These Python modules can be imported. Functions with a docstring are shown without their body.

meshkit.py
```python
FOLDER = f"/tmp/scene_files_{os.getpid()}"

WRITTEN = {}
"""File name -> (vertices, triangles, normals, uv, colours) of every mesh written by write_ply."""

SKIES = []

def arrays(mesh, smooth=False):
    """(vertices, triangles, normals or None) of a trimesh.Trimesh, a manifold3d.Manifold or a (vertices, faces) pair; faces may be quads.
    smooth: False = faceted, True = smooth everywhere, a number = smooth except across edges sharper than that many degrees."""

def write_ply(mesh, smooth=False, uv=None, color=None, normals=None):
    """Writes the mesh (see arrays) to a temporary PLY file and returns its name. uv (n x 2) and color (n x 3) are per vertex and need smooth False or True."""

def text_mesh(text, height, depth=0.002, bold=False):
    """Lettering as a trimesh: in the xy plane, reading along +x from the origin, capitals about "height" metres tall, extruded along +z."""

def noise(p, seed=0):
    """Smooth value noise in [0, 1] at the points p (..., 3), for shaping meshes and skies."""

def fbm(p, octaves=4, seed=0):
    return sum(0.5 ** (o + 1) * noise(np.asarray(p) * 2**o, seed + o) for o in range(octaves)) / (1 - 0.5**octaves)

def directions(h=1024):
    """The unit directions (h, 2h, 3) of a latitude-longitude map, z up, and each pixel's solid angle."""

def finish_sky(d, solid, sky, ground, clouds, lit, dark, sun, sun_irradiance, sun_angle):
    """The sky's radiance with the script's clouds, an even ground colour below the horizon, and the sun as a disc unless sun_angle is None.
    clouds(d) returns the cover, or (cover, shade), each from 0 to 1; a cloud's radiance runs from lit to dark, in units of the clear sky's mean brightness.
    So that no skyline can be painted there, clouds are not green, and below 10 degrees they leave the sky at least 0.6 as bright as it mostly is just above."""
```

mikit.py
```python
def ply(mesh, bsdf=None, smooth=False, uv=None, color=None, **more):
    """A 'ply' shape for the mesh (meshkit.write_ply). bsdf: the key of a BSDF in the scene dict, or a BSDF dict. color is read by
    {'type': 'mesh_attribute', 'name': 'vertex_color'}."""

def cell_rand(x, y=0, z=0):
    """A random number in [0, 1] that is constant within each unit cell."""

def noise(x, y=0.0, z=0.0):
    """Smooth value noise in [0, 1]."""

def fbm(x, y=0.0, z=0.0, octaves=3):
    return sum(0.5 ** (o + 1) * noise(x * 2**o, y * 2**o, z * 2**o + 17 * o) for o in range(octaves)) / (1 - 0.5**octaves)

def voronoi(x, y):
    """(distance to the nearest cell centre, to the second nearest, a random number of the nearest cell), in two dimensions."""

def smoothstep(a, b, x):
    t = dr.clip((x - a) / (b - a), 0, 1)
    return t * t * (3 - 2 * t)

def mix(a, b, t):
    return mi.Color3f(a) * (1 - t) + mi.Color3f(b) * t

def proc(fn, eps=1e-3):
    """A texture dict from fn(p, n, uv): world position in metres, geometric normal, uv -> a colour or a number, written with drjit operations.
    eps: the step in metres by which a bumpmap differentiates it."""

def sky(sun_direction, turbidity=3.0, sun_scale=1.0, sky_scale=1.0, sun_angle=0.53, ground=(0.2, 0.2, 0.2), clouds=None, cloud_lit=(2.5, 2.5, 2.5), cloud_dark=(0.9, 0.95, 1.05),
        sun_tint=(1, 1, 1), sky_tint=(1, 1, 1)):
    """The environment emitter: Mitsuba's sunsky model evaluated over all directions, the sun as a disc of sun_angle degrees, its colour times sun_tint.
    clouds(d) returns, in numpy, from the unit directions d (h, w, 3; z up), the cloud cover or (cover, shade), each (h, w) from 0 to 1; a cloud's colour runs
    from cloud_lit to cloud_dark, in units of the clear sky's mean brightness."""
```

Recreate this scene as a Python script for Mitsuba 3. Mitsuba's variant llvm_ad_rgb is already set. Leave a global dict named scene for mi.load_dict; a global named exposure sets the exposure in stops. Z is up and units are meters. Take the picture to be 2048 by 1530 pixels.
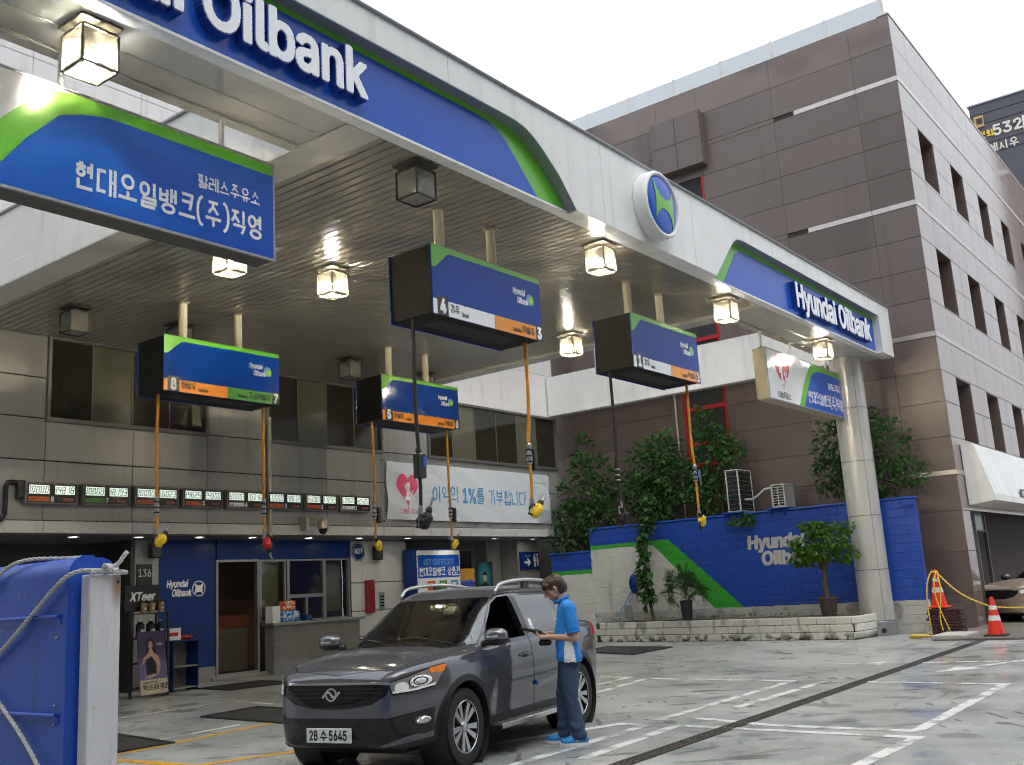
import math, random
import numpy as np, trimesh, shapely
import mitsuba as mi, drjit as dr
import mikit, meshkit
from shapely import affinity
from shapely.geometry import Polygon, MultiPolygon, LineString, Point, box as sbox
from shapely.ops import unary_union
import manifold3d as m3
T = mi.ScalarTransform4f
scene, labels = {}, {}

# ---------------------------------------------------------------- camera, sky, exposure
CAM = np.array([0.0, 0.0, 1.54])
_yaw, _pitch, _roll = math.radians(37.1026), math.radians(11.7089), math.radians(-3.4835)
_f = np.array([math.cos(_pitch) * math.cos(_yaw), math.cos(_pitch) * math.sin(_yaw), math.sin(_pitch)])
_r = np.array([math.sin(_yaw), -math.cos(_yaw), 0.0])
_u = np.cross(_r, _f)
_up = -math.sin(_roll) * _r + math.cos(_roll) * _u
scene['camera'] = {'type': 'perspective', 'fov': 54.272, 'fov_axis': 'x', 'near_clip': 0.05, 'far_clip': 2000.0,
                   'to_world': T().look_at(origin=CAM.tolist(), target=(CAM + _f).tolist(), up=_up.tolist())}
exposure = 3.45
def clouds(d):
    n = meshkit.fbm(np.stack([d[..., 0] * 1.6 / (d[..., 2] + .35), d[..., 1] * 1.6 / (d[..., 2] + .35), d[..., 2] * 0 + 3.1], -1), octaves=4, seed=5)
    cie = (1 + 2 * np.clip(d[..., 2], 0, 1)) / 3                       # overcast sky: zenith three times as bright as the horizon
    return np.ones(d.shape[:2]), np.clip(1 - cie + (n - .5) * .12, 0, 1)
scene['sky'] = mikit.sky((-0.35, -0.5, 0.8), turbidity=4, sun_tint=(.8, .93, 1.12), sun_scale=0.08, sun_angle=40, clouds=clouds,
                         cloud_lit=(1.70, 1.80, 1.92), cloud_dark=(.0, .0, .0), ground=(0.2, 0.2, 0.2))

# ---------------------------------------------------------------- materials
def rgb(c): return {'type': 'rgb', 'value': list(map(float, c))}
def mat(name, c, rough=.5, spec=.5, metal=0., coat=0., **k):
    b = {'type': 'principled', 'base_color': c if isinstance(c, dict) else rgb(c), 'roughness': rough if isinstance(rough, dict) else float(rough), 'specular': float(spec), 'metallic': float(metal)}
    if coat: b['clearcoat'] = float(coat); b['clearcoat_gloss'] = .95
    b.update(k)
    scene[name] = {'type': 'twosided', 'bsdf': b}
    return name
def emis(r): return {'type': 'area', 'radiance': rgb(r)}
N, FB, VOR, CR, SS, MIX, PROC = mikit.noise, mikit.fbm, mikit.voronoi, mikit.cell_rand, mikit.smoothstep, mikit.mix, mikit.proc

def speck(c, amt=.12, sc=6., streak=0., grime=(.5, .48, .45), gl=.0):
    """base colour with soft blotches, vertical streaks of run-off and a little grime"""
    c = list(map(float, c))
    def fn(p, n, uv):
        a = FB(p.x * sc, p.y * sc, p.z * sc, 3)
        col = mi.Color3f(c) * (1 - amt + 2 * amt * a)
        if streak:
            s = SS(.5, .85, FB((p.x + p.y) * 7, 3.3, p.z * .35, 3)) * streak
            col = MIX(col, col * mi.Color3f(grime), s)
        if gl:
            col = MIX(col, col * .72, SS(.86, 1., CR(p.x * 120, p.y * 120, p.z * 120)) * gl)
        return col
    return PROC(fn)

mat('white_paint', speck((.70, .71, .70), .05, 3., .3), .38)
mat('white_plain', (.72, .72, .71), .4)
mat('soffit_grey', speck((.46, .45, .42), .05, 4., .2), .35)
mat('slat_metal', speck((.30, .275, .235), .05, 5.), .30, .6, .25)
mat('dark_gap', (.03, .03, .03), .8)
mat('grey_metal', (.30, .31, .33), .4, .5, .5)
mat('dark_metal', (.045, .043, .042), .45, .5, .3)
mat('black_paint', (.012, .012, .014), .32)
mat('black_matte', (.010, .010, .011), .6)
mat('panel_white', speck((.315, .318, .315), .05, 2., .3), .3, .5, .1)
mat('blue_sign', (.009, .084, .46), .25, .35)
mat('blue_deep', (.010, .045, .26), .2, .5)
mat('green_sign', (.11, .42, .035), .25, .5)
mat('orange_sign', (.80, .27, .012), .3)
mat('white_sign', (.78, .80, .82), .25)
mat('letter_white', (.80, .82, .86), .35)
mat('letter_black', (.012, .012, .012), .45)
mat('letter_grey', (.5, .52, .52), .6)
mat('steel', (.55, .55, .55), .28, .5, 1.)
mat('chrome', (.75, .75, .76), .12, .5, 1.)
mat('cream_pipe', (.50, .47, .37), .4)
mat('red_paint', (.52, .012, .012), .35)
mat('concrete', speck((.33, .32, .30), .14, 9., .35), .7)
mat('lamp_frame', (.05, .045, .04), .5, .5, .4)

# ---------------------------------------------------------------- mesh helpers
def key_of(name, parent=None):
    base = (parent + '__' if parent else '') + name
    k, i = base, 0
    while k in scene or k in labels or k in _roots:
        i += 1; k = f'{base}_{i:03d}'
    return k
_roots = set()
def tag(k, label=None, cat=None, group=None, kind=None):
    d = labels.setdefault(k, {})
    for a, b in (('label', label), ('category', cat), ('group', group), ('kind', kind)):
        if b: d[a] = b
    return k
def thing(name, label, cat, group=None):
    k = key_of(name); _roots.add(k)
    return tag(k, label, cat, group)
def cat(ms): return trimesh.util.concatenate(list(ms)) if not isinstance(ms, trimesh.Trimesh) else ms
def obj(name, mesh, bsdf, parent=None, smooth=False, label=None, categ=None, group=None, kind=None, **more):
    k = key_of(name, parent)
    if isinstance(mesh, dict): scene[k] = {**mesh, **more}
    else: scene[k] = mikit.ply(cat(mesh) if isinstance(mesh, list) else mesh, bsdf, smooth, **more)
    if label or categ or kind: tag(k, label, categ, group, kind)
    return k
def box(x0, x1, y0, y1, z0, z1):
    return trimesh.creation.box(bounds=[[min(x0, x1), min(y0, y1), min(z0, z1)], [max(x0, x1), max(y0, y1), max(z0, z1)]])
def cbox(x0, x1, y0, y1, z0, z1, c=.01):
    """box with chamfered edges (44 triangles)"""
    lo, hi = np.minimum([x0, y0, z0], [x1, y1, z1]), np.maximum([x0, y0, z0], [x1, y1, z1])
    c = min(c, .45 * (hi - lo).min())
    pts = []
    for a in range(3):
        l, h = lo + c, hi - c
        l[a], h[a] = lo[a], hi[a]
        pts += [[(l, h)[i][0], (l, h)[j][1], (l, h)[k][2]] for i in (0, 1) for j in (0, 1) for k in (0, 1)]
    return trimesh.convex.convex_hull(np.array(pts))
def frame_m(o, u, v):
    u, v = np.array(u, float), np.array(v, float)
    u /= np.linalg.norm(u); v = v / np.linalg.norm(v); n = np.cross(u, v); n /= np.linalg.norm(n)
    m = np.eye(4); m[:3, 0], m[:3, 1], m[:3, 2], m[:3, 3] = u, v, n, o
    return m
def ext(poly, d, o=(0, 0, 0), u=(1, 0, 0), v=(0, 1, 0)):
    """extrude a shapely polygon by d along u x v and put it in the frame"""
    gs = [g for g in getattr(poly, 'geoms', [poly]) if g.geom_type == 'Polygon' and g.area > 1e-9]
    m = cat([trimesh.creation.extrude_polygon(g, d, engine='earcut') for g in gs])
    m.apply_transform(frame_m(o, u, v))
    return m
XP, YP, ZP = (1, 0, 0), (0, 1, 0), (0, 0, 1)
def front(poly, x, y, z, d=.004):
    """on a wall facing -Y: polygon u -> +X, v -> +Z, standing proud towards -Y"""
    return ext(poly, d, (x, y, z), XP, ZP)
def sidew(poly, x, y, z, d=.004):
    """on a wall facing -X: reading direction u -> -Y, v -> +Z"""
    return ext(poly, d, (x, y, z), (0, -1, 0), ZP)
def tube(pts, r, n=8, closed=False, caps=True):
    p = np.array(pts, float)
    r = np.broadcast_to(np.array(r, float), (len(p),))
    t = np.roll(p, -1, 0) - np.roll(p, 1, 0) if closed else np.gradient(p, axis=0)
    t /= np.linalg.norm(t, axis=1, keepdims=True) + 1e-12
    ref = np.array([0, 0, 1.]) if abs(t[:, 2]).mean() < .85 else np.array([1., 0, 0])
    a = np.cross(t, ref); a /= np.linalg.norm(a, axis=1, keepdims=True) + 1e-12
    b = np.cross(t, a)
    an = np.arange(n) * 2 * np.pi / n
    v = p[:, None] + r[:, None, None] * (np.cos(an)[None, :, None] * a[:, None] + np.sin(an)[None, :, None] * b[:, None])
    m = len(p); f = []
    for i in range(m if closed else m - 1):
        i2 = (i + 1) % m
        for j in range(n):
            k = (j + 1) % n
            f += [[i * n + j, i2 * n + k, i * n + k], [i * n + j, i2 * n + j, i2 * n + k]]
    v = v.reshape(-1, 3)
    if caps and not closed:
        v = np.vstack([v, p[0], p[-1]]); c0, c1 = len(v) - 2, len(v) - 1
        for j in range(n):
            k = (j + 1) % n
            f += [[c0, j, k], [c1, (m - 1) * n + k, (m - 1) * n + j]]
    out = trimesh.Trimesh(v, f, process=False); out.fix_normals() if False else None
    return out
def cyl(p0, p1, r, n=16): return tube([p0, p1], r, n)
def lathe(prof, n=24, o=(0, 0, 0), axis=(0, 0, 1)):
    """revolve (r, h) profile about the axis"""
    m = trimesh.creation.revolve(np.array(prof, float), sections=n)
    a = np.array(axis, float); a /= np.linalg.norm(a)
    u = np.cross([0, 1, 0] if abs(a[1]) < .9 else [1, 0, 0], a)
    u /= np.linalg.norm(u)
    M = np.eye(4); M[:3, 0], M[:3, 1], M[:3, 2], M[:3, 3] = u, np.cross(a, u), a, o
    m.apply_transform(M)
    return m
def ring_poly(poly, t): return poly.difference(poly.buffer(-t, join_style=2))
def rrect(x0, y0, x1, y1, r): return sbox(x0 + r, y0 + r, x1 - r, y1 - r).buffer(r, quad_segs=5)
def poly(*p): return Polygon(p)
def hull_chain(joints, radii):
    """one smooth body from bones: list of (a, b) handled by the caller; here the union of hulls of spheres"""
    return None

# ---------------------------------------------------------------- lettering
_tc = {}
def tp(text, h, sx=1., fat=0., slant=0., bold=True, align='l'):
    """Latin lettering as a polygon with its baseline at 0; capitals h tall"""
    k = (text, bold)
    if k not in _tc:
        m = meshkit.text_mesh(text, 1.0, .1, bold)
        top = m.triangles[(m.face_normals[:, 2] > .9)][:, :, :2]
        _tc[k] = unary_union([Polygon(t).buffer(1e-4) for t in top])
    g = affinity.scale(_tc[k], sx * h, h, origin=(0, 0))
    if fat: g = g.buffer(fat * h, quad_segs=3)
    if slant: g = affinity.skew(g, xs=slant, origin=(0, 0))
    g = g.simplify(.006 * h)
    x0, _, x1, _ = g.bounds
    return affinity.translate(g, {'l': -x0, 'r': -x1, 'c': -(x0 + x1) / 2}[align], 0)
_CH = 'ㄱㄲㄴㄷㄸㄹㅁㅂㅃㅅㅆㅇㅈㅉㅊㅋㅌㅍㅎ'
_JO = ' ㄱㄲㄳㄴㄵㄶㄷㄹㄺㄻㄼㄽㄾㄿㅀㅁㅂㅄㅅㅆㅇㅈㅊㅋㅌㅍㅎ'
_S = {'ㄱ': [[(0, 1), (1, 1), (.9, .45), (.75, 0)]], 'ㄴ': [[(0, 1), (0, 0), (1, 0)]], 'ㄷ': [[(1, 1), (0, 1), (0, 0), (1, 0)]],
      'ㄹ': [[(0, 1), (1, 1), (1, .5), (0, .5), (0, 0), (1, 0)]], 'ㅁ': [[(0, 0), (0, 1), (1, 1), (1, 0), (0, 0)]],
      'ㅂ': [[(0, 1), (0, 0), (1, 0), (1, 1)], [(0, .5), (1, .5)]], 'ㅅ': [[(.5, 1), (.42, .55), (0, 0)], [(.47, .6), (1, 0)]], 'ㅇ': 'o',
      'ㅈ': [[(.03, 1), (.97, 1)], [(.52, 1), (.42, .5), (0, 0)], [(.47, .55), (1, 0)]],
      'ㅊ': [[(.33, 1.08), (.67, 1.08)], [(.03, .78), (.97, .78)], [(.52, .78), (.42, .4), (0, 0)], [(.47, .42), (1, 0)]],
      'ㅋ': [[(0, 1), (1, 1), (.9, .45), (.75, 0)], [(0, .52), (.92, .52)]], 'ㅌ': [[(1, 1), (0, 1), (0, 0), (1, 0)], [(0, .5), (1, .5)]],
      'ㅍ': [[(0, 1), (1, 1)], [(0, 0), (1, 0)], [(.28, 1), (.28, 0)], [(.72, 1), (.72, 0)]], 'ㅎ': 'h'}
_DB = {'ㄲ': 'ㄱ', 'ㄸ': 'ㄷ', 'ㅃ': 'ㅂ', 'ㅆ': 'ㅅ', 'ㅉ': 'ㅈ'}
def _jamo(c, x0, y0, x1, y1, out):
    if c in _DB:
        xm = (x1 - x0) * .08
        _jamo(_DB[c], x0, y0, (x0 + x1) / 2 - xm, y1, out); _jamo(_DB[c], (x0 + x1) / 2 + xm, y0, x1, y1, out); return
    s = _S[c]
    circ = lambda a, b, cc, d: [((a + cc) / 2 + (cc - a) / 2 * math.cos(t), (b + d) / 2 + (d - b) / 2 * math.sin(t)) for t in np.linspace(0, 2 * math.pi, 17)]
    L = lambda q: [(x0 + (x1 - x0) * a, y0 + (y1 - y0) * b) for a, b in q]
    if s == 'o': out.append(circ(x0 + .04 * (x1 - x0), y0, x1 - .04 * (x1 - x0), y1))
    elif s == 'h':
        out += [L([(.3, 1.02), (.7, 1.02)]), L([(0, .78), (1, .78)])]
        a = L([(.15, 0), (.85, .56)]); out.append(circ(a[0][0], a[0][1], a[1][0], a[1][1]))
    else: out += [L(q) for q in s]
def _syl(ch):
    i = ord(ch) - 0xAC00
    c, v, f = _CH[i // 588], (i % 588) // 28, i % 28
    out = []; b, t = (.44, 1.) if f else (0., 1.)
    if f: _jamo(_JO[f], .16, 0, .9, .33, out)
    M = lambda y: b + (t - b) * y
    if v in (0, 1, 2, 3, 4, 5, 6, 7, 20):
        two = v in (1, 3, 5, 7)
        xr = .44 if two else .54
        _jamo(c, .04, M(.08 if not f else .05), xr, M(.88), out)
        xs = [.70, .95] if two else [.84]
        lo = M(-.04) if not f else M(-.02)
        for x in xs: out.append([(x, lo), (x, M(1.04))])
        y1, y2 = M(.55), M(.35 if v in (2, 3, 6, 7) else .55)
        if v in (0, 2): out += [[(.84, y), (1.02, y)] for y in ((M(.52),) if v == 0 else (M(.66), M(.40)))]
        if v in (1, 3): out += [[(.70, y), (.95, y)] for y in ((M(.52),) if v == 1 else (M(.64), M(.40)))]
        if v in (4, 6): out += [[(.60, y), (.84, y)] for y in ((M(.52),) if v == 4 else (M(.66), M(.40)))]
        if v in (5, 7): out += [[(.52, y), (.70, y)] for y in ((M(.52),) if v == 5 else (M(.64), M(.40)))]
    elif v in (8, 12, 13, 17, 18):
        up = .52 if v != 18 else .36
        _jamo(c, .18, M(up), .82, M(1.0), out)
        yb = M(.10) if v in (8, 12, 18) else M(.30)
        out.append([(0, yb), (1, yb)])
        xs = {8: [.5], 13: [.5], 12: [.35, .65], 17: [.35, .65], 18: []}[v]
        for x in xs: out.append([(x, yb), (x, M(.38))] if v in (8, 12) else [(x, yb), (x, M(-.05) if not f else M(.02))])
    else:
        _jamo(c, .06, M(.48), .58, M(.98), out)
        yb = M(.16) if v in (9, 10, 11, 19) else M(.28)
        out.append([(0, yb), (.66, yb + .02)])
        if v in (9, 10, 11): out.append([(.32, yb), (.32, M(.4))])
        if v in (14, 15, 16): out.append([(.32, yb), (.32, M(-.02))])
        out.append([(.86, M(-.04)), (.86, M(1.04))])
        if v in (9,): out.append([(.86, M(.5)), (1.03, M(.5))])
        if v in (14,): out.append([(.66, M(.14)), (.86, M(.14))])
    return out
def hp(text, h, w=.1, sx=.9, gap=.14, align='l', fat=0.):
    """Hangul (with digits, brackets and Latin) drawn from strokes; syllables h tall, pen width w * h"""
    gs, x = [], 0.
    for ch in text:
        if ch == ' ': x += .35; continue
        if 0xAC00 <= ord(ch) <= 0xD7A3:
            g = unary_union([LineString([(a * sx, b) for a, b in q]).buffer(w / 2, cap_style=2, join_style=2, quad_segs=2) for q in _syl(ch)])
            gs.append(affinity.translate(g, x, 0)); x += sx + gap
        elif ch in '()':
            a = [(.28 * (1 - math.sin(t)), .5 + .62 * math.cos(t)) for t in np.linspace(.0, math.pi, 9)]
            if ch == ')': a = [(.28 - p, q) for p, q in a]
            gs.append(affinity.translate(LineString(a).buffer(w / 2, cap_style=2), x, 0)); x += .3 + gap
        else:
            g = tp(ch, .95, .8, .01); gs.append(affinity.translate(g, x, 0)); x += g.bounds[2] + gap * .8
    g = affinity.scale(unary_union(gs), h, h, origin=(0, 0))
    x0, _, x1, _ = g.bounds
    return affinity.translate(g, {'l': -x0, 'r': -x1, 'c': -(x0 + x1) / 2}[align], 0)
def ap(q, x, y): return affinity.translate(q, x, y)
def heart(w, h):
    t = np.linspace(0, 2 * np.pi, 40)
    x = 16 * np.sin(t) ** 3; y = 13 * np.cos(t) - 5 * np.cos(2 * t) - 2 * np.cos(3 * t) - np.cos(4 * t)
    return Polygon(np.stack([x / 32 * w, (y + 17) / 29 * h], 1))
_SEG = {'0': 'abcdef', '1': 'bc', '2': 'abged', '3': 'abgcd', '4': 'fgbc', '5': 'afgcd', '6': 'afgedc', '7': 'abc', '8': 'abcdefg', '9': 'abcdfg'}
def seven(text, h):
    w, t, x, out = .5 * h, .09 * h, 0., []
    R = {'a': (0, h - t, w, h), 'g': (0, h / 2 - t / 2, w, h / 2 + t / 2), 'd': (0, 0, w, t), 'f': (0, h / 2, t, h), 'e': (0, 0, t, h / 2), 'b': (w - t, h / 2, w, h), 'c': (w - t, 0, w, h / 2)}
    for ch in text:
        for s in _SEG.get(ch, ''):
            a, b, c, d = R[s]; out.append(sbox(x + a, b, x + c, d))
        x += w + .2 * h
    return affinity.skew(unary_union(out), xs=8, origin=(0, 0))
def emblem_h(r):
    """the green winged H of the round emblem, in a disc of radius r"""
    top = [(-.62, .92), (-.5, .55), (-.2, .3), (.1, .28), (.38, .46), (.62, .78)]
    bot = [(.62, -.92), (.52, -.55), (.2, -.3), (-.12, -.28), (-.4, -.46), (-.62, -.78)]
    return affinity.scale(Polygon(top + bot), r, r, origin=(0, 0)).buffer(.0)
# ================================================================ ground (wet painted concrete)
def ground_col(p, n, uv):
    a = FB(p.x * .8, p.y * .8, 1.3, 4)
    b = FB(p.x * 5 + 2 * a, p.y * 3.2, 7.7, 4)
    c = MIX((.196, .203, .199), (.278, .286, .281), SS(.3, .7, a))
    c = c * (.86 + .28 * b)
    st = SS(.60, .74, FB(p.x * 2.6, p.y * 2.2, 11.1, 4))            # oil stains and drag marks
    c = MIX(c, (.075, .075, .073), st * .6)
    sc = SS(.68, .74, FB(p.x * 3. + p.y * 5., p.y * 1.6 - p.x * .5, 4.4, 3)) # scuffs
    c = MIX(c, (.075, .075, .072), sc * .6)
    pt = SS(.60, .72, FB(p.x * .55, p.y * .6, 21.3, 3))
    c = MIX(c, (.26, .28, .275), pt * .4)
    u, v = p.x * .82 + p.y * .57, p.y * .82 - p.x * .57
    ds = SS(.74, .80, N(u * 7., v * 2.1, 3.3)) * SS(.45, .6, FB(p.x * .9, p.y * .9, 14.2, 2)) + SS(.76, .82, N(v * 11., u * 3., 8.3)) * SS(.5, .62, FB(p.x * 1.3, p.y * 1.1, 6.2, 2))
    c = MIX(c, (.06, .06, .058), dr.minimum(ds, 1.) * .7)              # short dark scuffs
    w = p.y - 4.1 - .35 * dr.sin(p.x * .33) - .1 * N(p.x * 2, 1., 1.)
    ty = dr.exp(-dr.square(w / .11)) + dr.exp(-dr.square((w - 1.55) / .11)) + dr.exp(-dr.square((p.x * .5 + p.y - 14.6) / .12)) * .7
    c = MIX(c, (.09, .09, .09), ty * .38 * SS(.35, .7, FB(p.x * 3, p.y * 6, 2.5, 3)))   # tyre tracks
    d1, d2, _ = VOR(p.x * .33 + .25 * N(p.x * 2.1, p.y * 2.1, 1.), p.y * .33 + .25 * N(p.x * 2.3, p.y * 1.9, 5.))
    c = MIX(c, (.05, .05, .05), SS(.012, .004, d2 - d1) * SS(.45, .6, FB(p.x * .5, p.y * .5, 31., 2)) * .4)   # hairline cracks
    c = c * (.93 + .14 * CR(p.x * 140, p.y * 140, 1.)) * (.94 + .12 * N(p.x * 32, p.y * 32, 2.))
    return c
def wet(p, n, uv):
    a = FB(p.x * .7, p.y * .7, 5.5, 3); b = FB(p.x * 4, p.y * 4, 2.2, 3)
    return .09 + .42 * SS(.36, .60, a * .6 + b * .4) + .06 * N(p.x * 25, p.y * 25, 1.)
mat('wet_concrete', PROC(ground_col), PROC(wet), .5)
g = trimesh.Trimesh([[-400, -400, 0], [400, -400, 0], [400, 400, 0], [-400, 400, 0]], [[0, 1, 2], [0, 2, 3]])
ground = obj('ground', g, 'wet_concrete', kind='structure')
def worn(base, lo=.45, hi=.62):
    return PROC(lambda p, n, uv: MIX(base, (.2, .205, .2), SS(lo, hi, FB(p.x * 5.2, p.y * 5.2, 3.3, 4)) * .85))
mat('line_white', worn((.55, .56, .55), .44, .66), .35)
mat('line_yellow', worn((.52, .27, .02), .5, .75), .35)
def strip(pts, w, m, name='marking', z=.004):
    obj(name, ext(LineString(pts).buffer(w / 2, cap_style=2, join_style=2, mitre_limit=3), .001, (0, 0, z - .001)), m, ground)
for pts in ([(10.2, 8.05), (14.62, 8.68), (14.40, 6.12), (10.3, 6.02)], [(14.38, 5.62), (11.5, 5.62)], [(14.36, 5.02), (14.18, 3.20), (10.16, 3.14), (10.22, 4.6), (10.55, 5.66)],
            [(8.3, 6.9), (9.96, 6.3), (9.9, 5.95), (7.0, 5.86)], [(7.9, 5.44), (9.98, 5.6), (9.80, 3.02), (7.0, 3.10)], [(14.85, 9.75), (14.78, 9.10), (12.2, 8.95)]): strip(pts, .13, 'line_white')
for pts in ([(7.6, 14.4), (10.85, 14.50), (10.66, 13.2)], [(7.0, 11.36), (9.4, 11.52)]): strip(pts, .10, 'line_white')
for pts in ([(6.3, 10.75), (9.3, 11.16)], [(6.3, 10.55), (6.36, 9.1), (7.3, 8.76), (8.8, 8.84)]): strip(pts, .13, 'line_yellow')
for a, b, w in (((16.99, 6.45), (17.45, 3.2), .45), ((15.66, 4.45), (17.9, 3.45), .42)):
    d = np.array(b) - a; d /= np.linalg.norm(d); n = np.array([-d[1], d[0]])
    a_, b_ = np.array(a), np.array(b); h = a_ + d * .8
    obj('arrow_marking', ext(unary_union([Polygon([a_, h + n * w * .62, h - n * w * .62]), LineString([h, b_]).buffer(.07, cap_style=2)]), .001, (0, 0, .003)), 'line_white', ground)
# drain channel across the forecourt
mat('drain_metal', speck((.030, .026, .023), .25, 9.), .55, .5, .3)
dr0, dr1 = np.array([3.0, 4.84]), np.array([21.9, 5.245])
dd_ = dr1 - dr0; L_ = np.linalg.norm(dd_); dd_ /= L_; an_ = math.degrees(math.atan2(dd_[1], dd_[0]))
obj('drain_bed', box(0, L_, -.10, .10, .0005, .003), 'dark_gap', ground, to_world=T().translate((3.0, 4.84, 0)).rotate((0, 0, 1), an_))
gr_ = mikit.ply(cat([cbox(0, .985, -.085, -.045, .003, .012, .003), cbox(0, .985, .045, .085, .003, .012, .003), cbox(0, .985, -.02, .02, .003, .011, .003)] + [box(i * .123 + .01, i * .123 + .05, -.085, .085, .003, .009) for i in range(8)]), 'drain_metal')
for i in range(int(L_)): obj('drain_grate', gr_, None, ground, to_world=T().translate((3.0 + dd_[0] * i, 4.84 + dd_[1] * i, 0)).rotate((0, 0, 1), an_))
mat('mat_rubber', speck((.018, .018, .018), .2, 8.), .45)
for pts, lb in (([(12.2, 16.3), (13.6, 16.1), (13.75, 17.4), (12.3, 17.5)], 'black rubber mat in front of the office door'), ([(8.95, 10.9), (10.1, 11.2), (10.3, 13.1), (9.15, 12.95)], 'black rubber mat on the forecourt left of the grey car'),
                ([(6.0, 10.95), (7.33, 10.86), (7.6, 12.5), (6.3, 12.6)], 'black rubber mat beside the white post'), ([(19.3, 11.75), (21.35, 11.9), (21.85, 14.05), (20.3, 13.9)], 'black rubber mat on the ground before the white planter')):
    k = thing('rubber_mat', lb, 'mat', 'black mats on the forecourt')
    q = Polygon(pts)
    m = trimesh.creation.extrude_polygon(q, .012, engine='earcut'); m.apply_translation((0, 0, .001))
    obj('sheet', m, 'mat_rubber', k)
    obj('rim', ext(ring_poly(q, .06), .008, (0, 0, .0135)), 'black_matte', k)
def pave(p, n, uv):
    a = FB(p.x * 1.5, p.y * 1.5, 2.2, 4)
    return MIX((.10, .085, .075), (.20, .18, .165), a)
mat('pavement_mat', PROC(pave), .35)
obj('pavement', cbox(21.95, 60, -30, 6.2, 0.0005, .05, .01), 'pavement_mat', kind='structure')
# ================================================================ canopy
canopy = thing('gas_station_canopy', 'white gas station canopy with blue and green lettered fascia and slatted ceiling', 'canopy')
ZC = 6.62
FY, RY = 7.03, 7.20
outer = poly((-1.2, 6.60), (-1.2, 7.86), (25.0, 7.86), (25.0, 6.60))
notchL = poly((-.6, 6.0), (-.6, 7.50), (9.5, 7.50), (9.75, 7.49), (9.95, 7.455), (10.12, 7.38), (10.33, 7.25), (10.65, 7.01), (11.03, 6.60), (11.4, 6.0))
notchR = poly((14.9, 6.0), (15.29, 6.60), (15.99, 7.29), (16.12, 7.41), (16.25, 7.49), (16.42, 7.53), (16.6, 7.54), (24.15, 7.52), (24.15, 6.0))
fasc = outer.difference(notchL).difference(notchR)
obj('fascia_front', ext(fasc, RY - FY, (0, FY, 0), XP, ZP).apply_transform(trimesh.transformations.translation_matrix([0, RY - FY, 0])), 'white_paint', canopy)
fr = scene[canopy + '__fascia_front']
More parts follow.
